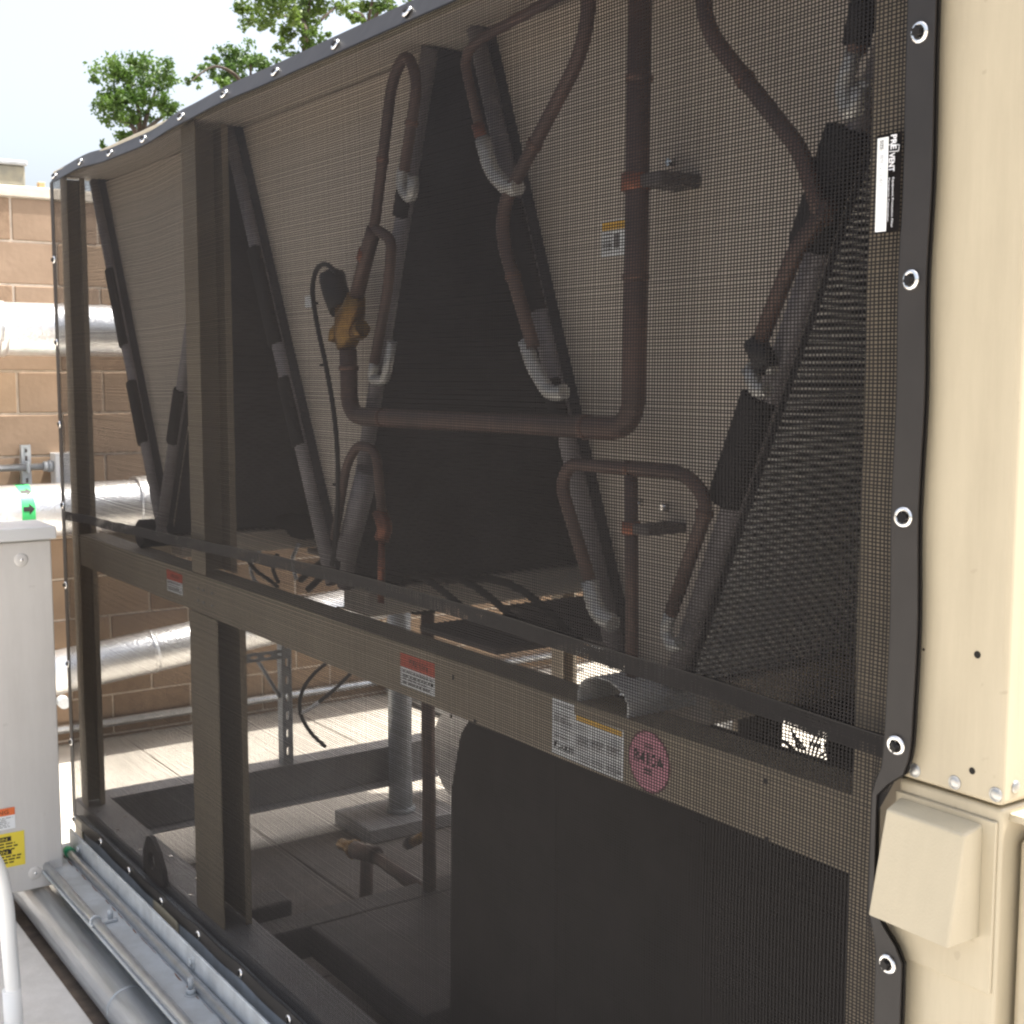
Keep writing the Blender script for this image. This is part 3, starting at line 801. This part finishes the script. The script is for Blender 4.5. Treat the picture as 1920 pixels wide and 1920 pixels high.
MB().tube([at(688, 1590, Y=0.7), at(686, 1725, Y=0.7)], 0.023, 12).build('branch_leg', M['copper'], tee)
MB().tube([at(664, 1592, Y=0.7), at(706, 1604, Y=0.7)], 0.030, 12).build('tee_fitting', M['copper'], tee, 0.006, 2)
MB().tube([at(640, 1582, Y=0.7), at(664, 1592, Y=0.7)], 0.020, 8).build('access_port', M['brass'], tee)
MB().tube([at(661, 1591, Y=0.7), at(667, 1593.5, Y=0.7)], 0.034, 6).build('hex_nut', M['brass'], tee)
MB().tube([at(768, 1582, Y=0.7), at(800, 1566, Y=0.7)], 0.016, 10).build('service_valve', M['brass'], tee)
part(MB().tube([at(764, 1583, Y=0.69), at(770, 1580, Y=0.69)], 0.019, 6), 'valve_cap', M['dark_steel'])
lug = [(290, 1700), (288, 1600), (300, 1577), (310, 1574), (330, 1597), (334, 1640), (334, 1735)]
lp = [at(x, y, Y=0.138) for x, y in lug]
for p in lp[:1] + lp[-1:]: p.z = 0.064
zt = max(p.z for p in lp)
lx0, lx1 = 0.70, 0.88
lz = 0.045
lugpoly = [(lx0, lz), (lx0, lz + 0.07), (lx0 + 0.035, lz + 0.125), (lx0 + 0.07, lz + 0.135), (lx0 + 0.13, lz + 0.105), (lx1, lz + 0.05), (lx1, lz)]
lg = MB()
hc = Vector((lx0 + 0.075, 0.045, lz + 0.06)); hrad = 0.027
o_pts = [Vector((x, 0.045, z)) for x, z in lugpoly]
N = 28
def ray_poly(a):
    dx, dz = math.cos(a), math.sin(a)
    best = 1e9
    for k in range(len(lugpoly)):
        x1, z1 = lugpoly[k]; x2, z2 = lugpoly[(k + 1) % len(lugpoly)]
        ex, ez = x2 - x1, z2 - z1
        den = dx * ez - dz * ex
        if abs(den) < 1e-9: continue
        t = ((x1 - hc.x) * ez - (z1 - hc.z) * ex) / den
        s_ = ((x1 - hc.x) * dz - (z1 - hc.z) * dx) / den
        if t > 0 and -1e-6 <= s_ <= 1 + 1e-6: best = min(best, t)
    return best
vs, fs = [], []
for k in range(N):
    a = 2 * math.pi * k / N
    t = ray_poly(a)
    for (yy) in (0.012, 0.026):
        vs.append((hc.x + math.cos(a) * hrad, yy, hc.z + math.sin(a) * hrad)); vs.append((hc.x + math.cos(a) * t, yy, hc.z + math.sin(a) * t))
for k in range(N):
    q = 4 * k; r4 = 4 * ((k + 1) % N)
    fs += [(q, q + 1, r4 + 1, r4), (q + 2, r4 + 2, r4 + 3, q + 3), (q, r4, r4 + 2, q + 2), (q + 1, q + 3, r4 + 3, r4 + 1)]
lg.add(vs, fs)
part(lg, 'lifting_lug', M['dark_steel'])

# stickers on the middle beam ---------------------------------------------
XD, ZD = (1, 0, 0), (0, 0, 1)
FY = 0.0398
def beam_warning(x0, z0, w, h):
    o = Vector((x0, FY, z0))
    b = MB(); patch(b, o, XD, ZD, 0, w, 0, h); b = b.build('warning_sticker', M['paper'], CH)
    hd = MB(); patch(hd, o, XD, ZD, 0, w, h * 0.56, h, 0.0009); hd.build('sticker_heading', M['red'], b)
    lettering('WARNING', M['ink'], b, o + Vector((w * 0.24, 0, h * 0.68)), XD, ZD, w * 0.55, h * 0.2)
    text_bars(o, XD, ZD, w * 0.06, w * 0.94, h * 0.06, h * 0.5, 4, M['grey_ink'], b, seed=int(x0 * 100))
beam_warning(2.262, 0.944, 0.135, 0.068)
beam_warning(0.905, 0.952, 0.125, 0.062)
dp = Vector((2.783, FY, 0.928))
DW, DH = 0.192, 0.098
pts = [(0, 0), (DW, 0), (DW, DH * 0.84), (0.062, DH * 0.84), (0.062, DH), (0, DH)]
dpm = MB(); dpm.add([dp + Vector((x, -0.0006, z)) for x, z in pts], [tuple(range(6))])
dpl = dpm.build('data_plate', M['paper'], CH)
hd = MB(); patch(hd, dp, XD, ZD, 0.066, DW - 0.004, DH * 0.73, DH * 0.83, 0.0010); hd.build('amber_heading', M['amber'], dpl)
for k, (xa, xb) in enumerate(((0.005, 0.058), (0.066, 0.104), (0.108, 0.146), (0.150, 0.188))):
    text_bars(dp, XD, ZD, xa, xb, 0.030 if k == 0 else 0.004, DH * (0.93 if k == 0 else 0.70), 11 if k == 0 else 15, M['grey_ink'], dpl, seed=20 + k, fill=0.42)
lettering('DAIKIN', M['ink'], dpl, dp + Vector((0.017, 0, 0.012)), XD, ZD, 0.042, 0.010, bold=0.012)
tri = MB(); tri.add([dp + Vector((0.005, -0.0011, 0.023)), dp + Vector((0.016, -0.0011, 0.023)), dp + Vector((0.007, -0.0011, 0.011))], [(0, 1, 2)]); tri.build('logo', M['ink'], dpl)
RC = Vector((3.036, FY, 0.975)); RR = 0.0495
def disc_face(c, r, off, seg=48):
    m_ = MB(); m_.add([c + Vector((math.cos(2 * math.pi * k / seg) * r, -off, math.sin(2 * math.pi * k / seg) * r)) for k in range(seg)], [tuple(range(seg))]); return m_
rs = disc_face(RC, RR, 0.0005).build('round_sticker', M['maroon'], CH)
disc_face(RC, RR - 0.003, 0.0009).build('pink_field', M['pink'], rs)
lettering('R410A', M['ink'], rs, RC + Vector((-0.036, 0, -0.006)), XD, ZD, 0.072, 0.020, bold=0.015)
text_bars(RC, XD, ZD, -0.012, 0.012, 0.020, 0.030, 2, M['ink'], rs, seed=3, words=False)
text_bars(RC, XD, ZD, -0.012, 0.012, -0.022, -0.011, 2, M['ink'], rs, seed=5, words=False)

# control cabinet --------------------------------------------------------
cu = part(MB().box(3.526, XE, 0.015, 2.2, 1.0855, 2.262), 'cabinet_panel', M['beige'], CH, 0.006, 3)
cl = part(MB().box(3.526, XE - 0.002, 0.019, 2.2, -0.08, 1.0815), 'cabinet_panel', M['beige'], CH, 0.005, 3)
MB().box(3.5255, 3.6665, 0.0145, 0.0185, 0.86, 1.066).build('hood_plate', M['beige'], cl, 0.001, 1)
sv = MB()
rivets = [(3.552, 1.098), (3.609, 1.098), (3.664, 1.0985), (3.535, 1.0985)]
for (x, z) in rivets:
    q = MB().sphere((x, 0.0155, z), 0.0078, 14, 8, (1, 0.42, 1)).ring((x, 0.0148, z), (0, 1, 0), 0.0075, 0.0012, 16, 6).build('rivet', M['rivet'], cu)
MB().sphere((XE + 0.0005, 0.04, 1.105), 0.0075, 14, 8, (0.42, 1, 1)).build('rivet', M['rivet'], cu)
for (x, z, r_) in ((3.633, 1.255, 0.0045), (3.559, 1.248, 0.0018), (3.632, 1.118, 0.0042)):
    MB().disc((x, 0.0151, z), (0, -1, 0), r_, 0.0004, 14).build('drill_hole', M['hole'], cu)
# door on the right side of the lower cabinet, its top edge catching the sun
dr = MB().box(XE + 0.004, XE + 0.030, 0.045, 2.2, -0.08, 1.045)
part(dr, 'side_door', M['beige'], CH, 0.008, 3)
part(MB().box(XE - 0.002, XE + 0.040, 0.034, 2.2, 1.066, 1.074), 'drip_ledge', M['beige'])
# rain hood
hx0, hx1 = 3.531, 3.649
zt, zb, yb, yt_, yf = 1.056, 0.924, 0.014, -0.014, -0.040
hood_v = [(hx0, yb, zt + 0.003), (hx1, yb, zt + 0.003), (hx1, yb, zb), (hx0, yb, zb), (hx0 + 0.003, yt_, zt - 0.005), (hx1 - 0.003, yt_, zt - 0.005), (hx1 - 0.002, yf, zb), (hx0 + 0.002, yf, zb)]
hm = MB().add(hood_v, [(0, 1, 5, 4), (4, 5, 6, 7), (0, 4, 7, 3), (1, 2, 6, 5)])
ho = hm.build('rain_hood', M['hood'], CH, 0.0035, 3)
md = ho.modifiers.new('sheet', 'SOLIDIFY'); md.thickness = 0.0015; md.offset = -1

# ------------------------------------------------------------------ mesh screen
SW, SH = 3.556, 2.26
scr = tag(empty('mesh_screen', (1.778, 0, 0)), 'large black mesh screen with vinyl hem and chrome grommets hung over the beige chiller', 'mesh screen')
def lerp_tab(t, tab):
    for (a, va), (b, vb) in zip(tab, tab[1:]):
        if t <= b:
            s_ = (t - a) / (b - a); s_ = s_ * s_ * (3 - 2 * s_)
            return va + (vb - va) * s_
    return tab[-1][1]
TOPSAG = [(0, -.005), (0.31, .003), (0.6, -.010), (0.9, -.012), (1.19, .003), (1.48, .010), (1.78, .007), (2.07, .007), (2.36, .007), (3.556, .004)]
BOTSAG = [(0, 0), (0.15, -.004), (.31, .006), (.46, 0), (.61, .002), (.75, -.003), (.9, .003), (1.05, .001), (1.19, .007), (1.35, .004), (1.48, .011), (1.63, .006), (1.78, .010), (3.556, .010)]
PULL = [(-1, 0), (0.80, 0), (0.855, 0), (0.92, -.044), (1.055, -.046), (1.105, -.004), (1.14, 0), (9, 0)]
EDGE = [(0, .0), (0.28, .001), (0.83, -.003), (1.12, .0), (1.27, .003), (1.41, -.001), (1.55, .002), (1.68, -.001), (1.8, .002), (1.96, 0), (9, 0)]
def warp(x, z):
    u, v = x / SW, z / SH
    dz = lerp_tab(x, TOPSAG) * v ** 3 + lerp_tab(x, BOTSAG) * (1 - v) ** 3
    dx = lerp_tab(z, EDGE) * max(0, (u - 0.9) / 0.1) ** 2 + lerp_tab(z, PULL) * max(0.0, x - 3.50) / 0.056
    edge = min(1, min(u, 1 - u, v, 1 - v) / 0.08)
    dy = edge * (0.004 * math.sin(x * 5.1 + z * 1.3) + 0.003 * math.sin(z * 7.3 - x * 2.2) + 0.006)
    lean = 0.023 * max(0.0, (z - (SH - 0.042)) / 0.042) ** 1.3
    return Vector((x + dx, dy + lean, z + dz))
fab = MB()
PX, PZ = 0.0062, 0.0047
wx, wz = 0.00125, 0.00098
nz = 46
k = 0
x = PX / 2
vs, fs = [], []
def ribbon_v(x, hw, dy=0.0):
    n0 = len(vs)
    jit = rnd.uniform(-0.0005, 0.0005)
    for i in range(nz + 1):
        z = 0.006 + (SH - 0.006) * i / nz
        p = warp(x + jit, z)
        h2 = hw
        vs.append((p.x - h2, p.y + dy, p.z)); vs.append((p.x + h2, p.y + dy, p.z))
    for i in range(nz):
        a = n0 + 2 * i
        fs.append((a, a + 1, a + 3, a + 2))
def ribbon_h(z, hw, dy=0.0007):
    n0 = len(vs); nxx = 70
    jit = rnd.uniform(-0.0005, 0.0005)
    for i in range(nxx + 1):
        x = SW * i / nxx
        p = warp(x, z + jit)
        vs.append((p.x, p.y + dy, p.z - hw)); vs.append((p.x, p.y + dy, p.z + hw))
    for i in range(nxx):
        a = n0 + 2 * i
        fs.append((a, a + 1, a + 3, a + 2))
while x < SW:
    ribbon_v(x, wx); x += PX
z = 0.006
while z < SH:
    ribbon_h(z, wz); z += PZ
fab.add(vs, fs)
fo = fab.build('mesh_fabric', M['strand'], scr); fo['kind'] = 'stuff'

def strip(edge_fn, n, depth, name, m, off=-0.0022, th=0.0016, lean=0.0):
    """edge_fn(t) -> (outer xz, inner xz); a strip of hem lying on the screen"""
    f, b = [], []
    for i in range(n + 1):
        o, q = edge_fn(i / n)
        f.append((warp(*o) + Vector((0, off + lean, 0)), warp(*q) + Vector((0, off, 0))))
    vv = []
    for o, q in f: vv += [o, q, o + Vector((0, th, 0)), q + Vector((0, th, 0))]
    ff = []
    for i in range(n):
        a = 4 * i; c = 4 * (i + 1)
        ff += [(a, a + 1, c + 1, c), (a + 2, c + 2, c + 3, a + 3), (a, c, c + 2, a + 2), (a + 1, a + 3, c + 3, c + 1)]
    ff += [(0, 2, 3, 1), (4 * n, 4 * n + 1, 4 * n + 3, 4 * n + 2)]
    mb = MB().add(vv, ff, False)
    return mb.build(name, m, scr)
HW = 0.040
hem_t = strip(lambda t: ((SW * t, SH + 0.006), (SW * t, SH - HW)), 90, 0, 'hem', M['vinyl'])
hem_b = strip(lambda t: ((SW * t, 0.003), (SW * t, HW)), 90, 0, 'hem', M['vinyl'])
hem_l = strip(lambda t: ((-0.004, HW + (SH - 2 * HW) * t), (0.030, HW + (SH - 2 * HW) * t)), 70, 0, 'hem', M['vinyl'])
hem_r = strip(lambda t: ((SW + 0.003, HW + (SH - 2 * HW) * t), (SW - 0.036, HW + (SH - 2 * HW) * t)), 120, 0, 'hem', M['vinyl'], off=-0.0030, th=0.0025)
# folded edge behind the right hem, seen as a darker return
strip(lambda t: ((SW + 0.0045, HW + (SH - 2 * HW) * t), (SW - 0.003, HW + (SH - 2 * HW) * t)), 120, 0, 'hem_return', M['black'], off=0.0012, th=0.004)
# stitched seam line beside the right and top hems
strip(lambda t: ((SW - 0.0362, HW + (SH - 2 * HW) * t), (SW - 0.0385, HW + (SH - 2 * HW) * t)), 120, 0, 'stitch_line', M['black'], off=-0.0022)
strip(lambda t: ((SW * t, SH - HW - 0.0002), (SW * t, SH - HW - 0.0030)), 90, 0, 'stitch_line', M['black'], off=-0.0014)
BAND = [(0, 1.106), (0.25, 1.112), (0.9, 1.128), (2.1, 1.154), (2.6, 1.150), (3.1, 1.142), (3.556, 1.130)]
bv, bf = [], []
def bnd(x, dz, dy): return warp(x, lerp_tab(x, BAND) + dz) + Vector((0, dy, 0))
def bquads(pts):
    n0 = len(bv)
    for p, q in pts: bv.append(p); bv.append(q)
    for i in range(len(pts) - 1): bf.append((n0 + 2 * i, n0 + 2 * i + 1, n0 + 2 * i + 3, n0 + 2 * i + 2))
x = 0.03
while x < SW - 0.035:
    w_ = 0.0016; x2 = x + rnd.uniform(-.0004, .0004)
    bquads([(bnd(x2 - w_, d_, -0.0012), bnd(x2 + w_, d_, -0.0012)) for d_ in (0.002, -0.012, -0.026)])
    x += PX * 0.62
for d_ in [0.001 - 0.0042 * k for k in range(7)]:
    bquads([(bnd(0.03 + (SW - 0.066) * i / 80, d_ - 0.0013, -0.0016), bnd(0.03 + (SW - 0.066) * i / 80, d_ + 0.0013, -0.0016)) for i in range(81)])
bo = MB().add(bv, bf).build('seam_band', M['strand'], scr); bo['kind'] = 'stuff'
strip(lambda t: ((0.03 + (SW - 0.06) * t, lerp_tab(0.03 + (SW - 0.06) * t, BAND) + 0.0030), (0.03 + (SW - 0.06) * t, lerp_tab(0.03 + (SW - 0.06) * t, BAND) + 0.0014)), 90, 0, 'stitch_line', M['black'], off=-0.0018)
# grommets with black turn fasteners
def star(c, r, h, n=6):
    vv = []; ff = []
    m_ = n * 4
    for yy in (0, -h):
        for i in range(m_):
            a = 2 * math.pi * i / m_
            rr = r * (1 + 0.16 * math.cos(n * a))
            if yy: rr *= 0.86
            vv.append(c + Vector((math.cos(a) * rr, yy, math.sin(a) * rr)))
    ff = [(i, (i + 1) % m_, m_ + (i + 1) % m_, m_ + i) for i in range(m_)] + [tuple(range(m_, 2 * m_))]
    return MB().add(vv, ff)
gro = [(0.02 + (SW - 0.04) * k / 12, SH - 0.020) for k in range(13)]
gro += [(0.02 + (SW - 0.04) * k / 12, 0.020) for k in range(13)]
gro += [(0.014, 0.02 + (SH - 0.04) * k / 8) for k in range(1, 8)]
gro += [(SW - 0.0175, 0.02 + (SH - 0.04) * k / 8 - 0.003) for k in range(1, 8)]
gp = MB().ring((0, 0, 0), (0, 1, 0), 0.0094, 0.0034, 26, 8).disc((0, 0.001, 0), (0, -1, 0), 0.0075, 0.001, 18).build('grommet', M['chrome'])
kp = star(Vector((0, -0.001, 0)), 0.0068, 0.0055).build('turn_fastener', M['black'])
stem_ = None
first_g = True
for (x, z) in gro:
    if x > 3.5 and 0.90 < z < 1.08: continue
    if first_g: g_, k_ = gp, kp; first_g = False
    else:
        g_ = gp.copy(); COL.objects.link(g_); k_ = kp.copy(); COL.objects.link(k_)
    p = warp(x, z)
    g_.parent = scr
    g_.location = p + Vector((0, -0.0035, 0)) - Vector(scr.location)
    k_.parent = g_
    k_.location = (rnd.uniform(-.001, .001), -0.001, rnd.uniform(-.001, .001))
    g_.rotation_euler = (rnd.uniform(-.15, .15) - (0.6 if z > 2.2 else 0), 0, rnd.uniform(-.15, .15))
    k_.rotation_euler = (rnd.uniform(-.2, .2), rnd.uniform(0, 3), rnd.uniform(-.2, .2))
# maker's label
LB = Vector((3.482, -0.0042 + 0.002, 1.742))
lb = MB(); patch(lb, LB, XD, ZD, 0, 0.0365, 0, 0.114); lb = lb.build('maker_label', M['band'], scr)
wsx = MB(); patch(wsx, LB, XD, ZD, 0.001, 0.0172, 0.001, 0.110, 0.0012); ws = wsx.build('size_strip', M['paper'], lb)
DN, RT = (0, 0, -1), (1, 0, 0)
def dlet(t, m_, x, ztop, length, h, **k):
    return lettering(t, m_, lb, (LB.x + x, LB.y - 0.0014, ztop), DN, RT, length, h, **k)
dlet('PRE', M['white_ink'], 0.0215, LB.z + 0.111, 0.0165, 0.0085, bold=0.025)
dlet('VENT', M['white_ink'], 0.0195, LB.z + 0.0905, 0.0215, 0.0085, bold=0.025)
dlet('Equipment Protection Filter', M['white_ink'], 0.0245, LB.z + 0.062, 0.058, 0.0036, bold=0.008)
dlet('Permatron Corporation', M['white_ink'], 0.0185, LB.z + 0.062, 0.050, 0.0036, bold=0.008)
dlet('SIZE:', M['ink'], 0.0055, LB.z + 0.107, 0.012, 0.0055, bold=0.01)
dlet('89 x 140', M['faint_ink'], 0.0050, LB.z + 0.090, 0.036, 0.0068)
fr = MB()
fp = [(0.0180, 0.1005), (0.0335, 0.0985), (0.0325, 0.0915), (0.0190, 0.0925)]
for (a, b) in zip(fp, fp[1:] + fp[:1]):
    A2 = Vector((LB.x + a[0], LB.y - 0.0018, LB.z + a[1])); B2 = Vector((LB.x + b[0], LB.y - 0.0018, LB.z + b[1]))
    if (a, b) == (fp[3], fp[0]): continue
    fr.tube([A2, B2], 0.00045, 4)
fr.build('logo_frame', M['white_ink'], lb)

# ------------------------------------------------------------------ steel beam and service runs in front of the chiller
sbm = tag(empty('steel_beam', (1.8, -0.1, -0.1)), 'galvanised steel support beam with upright angle under the chiller', 'beam')
BX0, BX1 = -0.02, 5.0
MB().box(BX0, BX1, -0.165, 0.10, -0.084, -0.074).build('top_flange', M['galv_dull'], sbm, 0.002, 1)
MB().box(BX0, BX1, -0.036, -0.024, GZ, -0.084).build('web', M['galv_dull'], sbm)
MB().box(0.06, BX1, -0.034, -0.026, -0.0738, 0.005).build('angle_plate', M['galv'], sbm, 0.002, 1)
rs_ = MB()
xx = 0.1
while xx < 3.0:
    L_ = rnd.uniform(0.02, 0.09); wd = rnd.uniform(0.001, 0.006)
    rs_.quad((xx, -0.0655, -0.0735), (xx + L_, -0.0655 - wd * 0.3, -0.0735), (xx + L_ * 0.8, -0.0655 - wd, -0.0735), (xx + L_ * 0.3, -0.0655 - wd * 0.8, -0.0735))
    xx += L_ * rnd.uniform(0.7, 1.6)
st_ = rs_.build('rust_streak', M['rust'], sbm); st_['kind'] = 'stuff'
for (x, y) in ((0.155, -0.115), (1.32, -0.075)):
    b_ = MB().disc((x, y, -0.0738), (0, 0, 1), 0.018, 0.003, 14).disc((x, y, -0.0708), (0, 0, 1), 0.0145, 0.013, 6).disc((x, y, -0.0578), (0, 0, 1), 0.0078, 0.032, 10)
    b_.build('bolt', M['galv_dull'], sbm)
for x in (0.185, 1.225, 2.3):
    MB().disc((x, -0.0345, -0.030), (0, -1, 0), 0.020, 0.002, 16).disc((x, -0.0365, -0.030), (0, -1, 0), 0.0105, 0.009, 6).build('side_bolt', M['galv'], sbm)
    MB().tube([(x, -0.0345, -0.048), (x, -0.0345, -0.012)], 0.018, 12, flat=0.12).build('slot_washer', M['galv_dull'], sbm)
def xrun(name, label, x0, x1, y, z, r, m, y1=None):
    root = tag(empty(name, (x0, y, z)), label, 'conduit' if name == 'conduit' else 'pipe')
    MB().tube([(x0, y, z), (x1, y if y1 is None else y1, z)], r, 20).build('pipe', m, root)
    return root
c1 = xrun('conduit', 'steel conduit with a green end cap lying against the angle plate', 0.13, 4.9, -0.052, -0.0585, 0.0135, M['emt'])
MB().tube([(0.098, -0.052, -0.0585), (0.132, -0.052, -0.0585)], 0.0165, 16).build('end_cap', M['green_cap'], c1)
c2 = xrun('conduit', 'steel conduit with a beam clamp on the front edge of the steel beam', -0.02, 4.9, -0.150, -0.060, 0.0125, M['emt'])
cx = at(185, 1725, Z=-0.06).x
MB().box(cx - 0.012, cx + 0.012, -0.168, -0.085, -0.0735, -0.064).build('beam_clamp', M['galv'], c2, 0.002, 1)
MB().ring((cx, -0.150, -0.060), (1, 0, 0), 0.0145, 0.004, 18, 6).build('clamp_loop', M['galv'], c2)
MB().disc((cx, -0.105, -0.064), (0, 0, 1), 0.008, 0.028, 8).build('clamp_screw', M['galv'], c2)
bp_ = xrun('steel_pipe', 'large galvanised steel pipe running below the beam edge at lower left', -0.5, 4.9, -0.158, -0.20, 0.062, M['galv_pipe'])
MB().tube([(1.045, -0.158, -0.20), (1.052, -0.158, -0.20)], 0.0628, 28).build('pipe_seam', M['galv_dull'], bp_)

# ------------------------------------------------------------------ grey enclosure at the left edge
db = tag(empty('electrical_enclosure', (0.1, -0.35, -0.2)), 'tall grey electrical enclosure with warning stickers, cut by the left edge', 'enclosure')
FX = 0.20
Rr = -0.096
MB().box(0.0, FX - 0.012, -0.72, Rr - 0.002, -0.128, 1.055).build('body', M['greybox'], db, 0.004, 2)
MB().box(FX - 0.0115, FX, -0.725, Rr, -0.131, 1.035).build('door', M['greybox'], db, 0.005, 3)
MB().box(-0.02, FX + 0.018, -0.74, Rr + 0.014, 1.040, 1.082).build('lid', M['greylid'], db, 0.004, 2)
for (px_, py_) in ((40, 1050), (66, 1637)):
    p = at(px_, py_, X=FX + 0.0005)
    MB().sphere(p, 0.022, 18, 8, (0.22, 1, 1)).build('dimple', M['greybox'], db)
    MB().sphere(p + Vector((0.005, 0, 0)), 0.0055, 10, 6, (0.6, 1, 1)).build('screw', M['chrome'], db)
YD = (0, 1, 0)
w0 = at(29, 1552, X=FX + 0.0008)
wz0 = w0.z; wz1 = at(29, 1512, X=FX).z; yr = w0.y
WW = 0.16
wo_ = Vector((FX + 0.0004, yr - WW, wz0)); wh = wz1 - wz0
wm = MB(); patch(wm, wo_, YD, ZD, 0, WW, 0, wh); wst = wm.build('warning_sticker', M['paper'], db)
hd = MB(); patch(hd, wo_, YD, ZD, 0, WW, wh * 0.64, wh, 0.0010); hd.build('sticker_heading', M['orange'], wst)
lettering('WARNING', M['ink'], wst, wo_ + Vector((0, 0.03, wh * 0.72)), YD, ZD, WW - 0.05, wh * 0.18)
text_bars(wo_, YD, ZD, 0.01, WW - 0.004, 0.006, wh * 0.58, 6, M['grey_ink'], wst, seed=9, fill=0.4)
y1_ = at(46, 1580, X=FX).y; z1_ = at(46, 1556, X=FX).z; z0_ = at(46, 1620, X=FX).z
yo = Vector((FX + 0.0004, y1_ - 0.20, z0_)); yh = z1_ - z0_
ym = MB(); patch(ym, yo, YD, ZD, 0, 0.20, 0, yh); yst = ym.build('caution_sticker', M['yellow'], db)
for (a, b) in ((0.76, 0.90), (0.38, 0.52)):
    hd = MB(); patch(hd, yo, YD, ZD, 0.02, 0.158, yh * a, yh * b, 0.0010); hd.build('black_heading', M['ink'], yst)
    lettering('CAUTION', M['yellow'], yst, yo + Vector((0.0006, 0.045, yh * (a + 0.025))), YD, ZD, 0.10, yh * 0.09)
    text_bars(yo, YD, ZD, 0.02, 0.19, yh * (a - 0.28), yh * (a - 0.02), 3, M['ink'], yst, seed=int(a * 50), fill=0.5)
for yy in (-0.66, -0.20):
    MB().box(0.02, 0.06, yy, yy + 0.04, GZ + 0.013, -0.129).build('leg', M['galv_dull'], db)
cp = tag(empty('vent_cap', (0.1, -0.2, 1.1)), 'white rounded fitting resting on top of the grey enclosure', 'fitting')
MB().box(0.02, 0.14, -0.40, -0.235, 1.0835, 1.150).build('body', M['white'], cp, 0.022, 4)
MB().disc((0.1405, -0.262, 1.115), (1, 0, 0), 0.012, 0.004, 12).build('knockout', M['greylid'], cp)

# white bent pipe, lower left
wp = tag(empty('white_pipe', (1.0, -0.45, -0.2)), 'bent white plastic pipe in the lower left corner before the grey enclosure', 'pipe')
wx_ = 1.0
pth = smooth_path([at(-60, 1560, X=wx_), at(-30, 1590, X=wx_), at(-4, 1630, X=wx_), at(10, 1690, X=wx_), at(17, 1770, X=wx_), at(24, 1850, X=wx_), at(30, 1940, X=wx_), at(36, 2060, X=wx_)], 6)
MB().tube(pth, 0.021, 20).build('pipe', M['white'], wp)
MB().tube([at(22, 1855, X=wx_), at(26, 1920, X=wx_), at(31, 1985, X=wx_)], 0.0245, 20).build('sleeve', M['white'], wp)

# ------------------------------------------------------------------ things standing beyond the frame, seen through the mesh
ss = tag(empty('strut_stand', (-0.05, 0.85, 0.06)), 'slotted strut post with a perforated cross arm on the far base rail', 'stand')
sp_ = MB()
sx, sy = -0.03, 0.83
for k in range(8):
    za = 0.065 + k * 0.07
    sp_.box(sx + 0.018, sx + 0.021, sy - 0.006, sy + 0.006, za, za + 0.04)
sp_.box(sx + 0.018, sx + 0.021, sy - 0.021, sy - 0.006, 0.065, 0.70).box(sx + 0.018, sx + 0.021, sy + 0.006, sy + 0.021, 0.065, 0.70)
sp_.box(sx - 0.02, sx + 0.018, sy - 0.021, sy - 0.018, 0.065, 0.70).box(sx - 0.02, sx + 0.018, sy + 0.018, sy + 0.021, 0.065, 0.70)
sp_.build('post', M['galv_dull'], ss)
ca = MB()
for k in range(6):
    ya = sy - 0.34 + k * 0.055
    ca.box(sx + 0.016, sx + 0.019, ya, ya + 0.03, 0.499, 0.509)
ca.box(sx + 0.016, sx + 0.019, sy - 0.36, sy - 0.021, 0.509, 0.522).box(sx + 0.016, sx + 0.019, sy - 0.36, sy - 0.021, 0.486, 0.499)
ca.build('cross_arm', M['galv_dull'], ss)
MB().tube([(sx, sy - 0.11, 0.486), (sx, sy - 0.02, 0.33)], 0.008, 8).build('brace', M['galv_dull'], ss)
pp = tag(empty('pipe_pedestal', (0.05, 1.28, GZ)), 'grey steel pipe stand on a square base plate under the beam', 'pipe stand')
MB().box(-0.10, 0.20, 1.07, 1.49, GZ + 0.003, -0.19).build('base_plate', M['frame'], pp, 0.004, 1)
MB().tube([(0.06, 1.29, -0.19), (0.06, 1.29, 0.92)], 0.048, 20).build('pipe', M['galv'], pp)
MB().tube([(0.06, 1.29, -0.1898), (0.06, 1.29, -0.17)], 0.06, 20).build('collar', M['galv_dull'], pp)
lp_ = tag(empty('cable_loop', (0.2, 0.9, 0.3)), 'looped black flexible cable with a white sheathed length', 'cable')
lx_ = 0.0
MB().tube(smooth_path([at(655, 1225, X=lx_), at(610, 1245, X=lx_), at(572, 1285, X=lx_), at(562, 1330, X=lx_), at(580, 1370, X=lx_), at(610, 1400, X=lx_)], 6), 0.008, 8).build('cable', M['rubber'], lp_)
MB().tube(smooth_path([at(660, 1260, X=lx_), at(630, 1290, X=lx_), at(596, 1318, X=lx_)], 6), 0.008, 8).build('cable', M['rubber'], lp_)
MB().tube(smooth_path([at(597, 1317, X=lx_), at(580, 1330, X=lx_), at(563, 1337, X=lx_)], 5), 0.0085, 8).build('white_sheath', M['white'], lp_)
for k, (yy, rr_, lbl) in enumerate(((2.32, 0.035, 'nearest steel conduit on the ground beyond the chiller'), (2.48, 0.03, 'second steel conduit on the ground beyond the chiller'), (2.66, 0.05, 'thickest pipe on the ground beyond the chiller'))):
    xrun('ground_pipe', lbl, -1.85, 6, yy, GZ + rr_ + 0.004, rr_, M['emt'] if k < 2 else M['alu'])
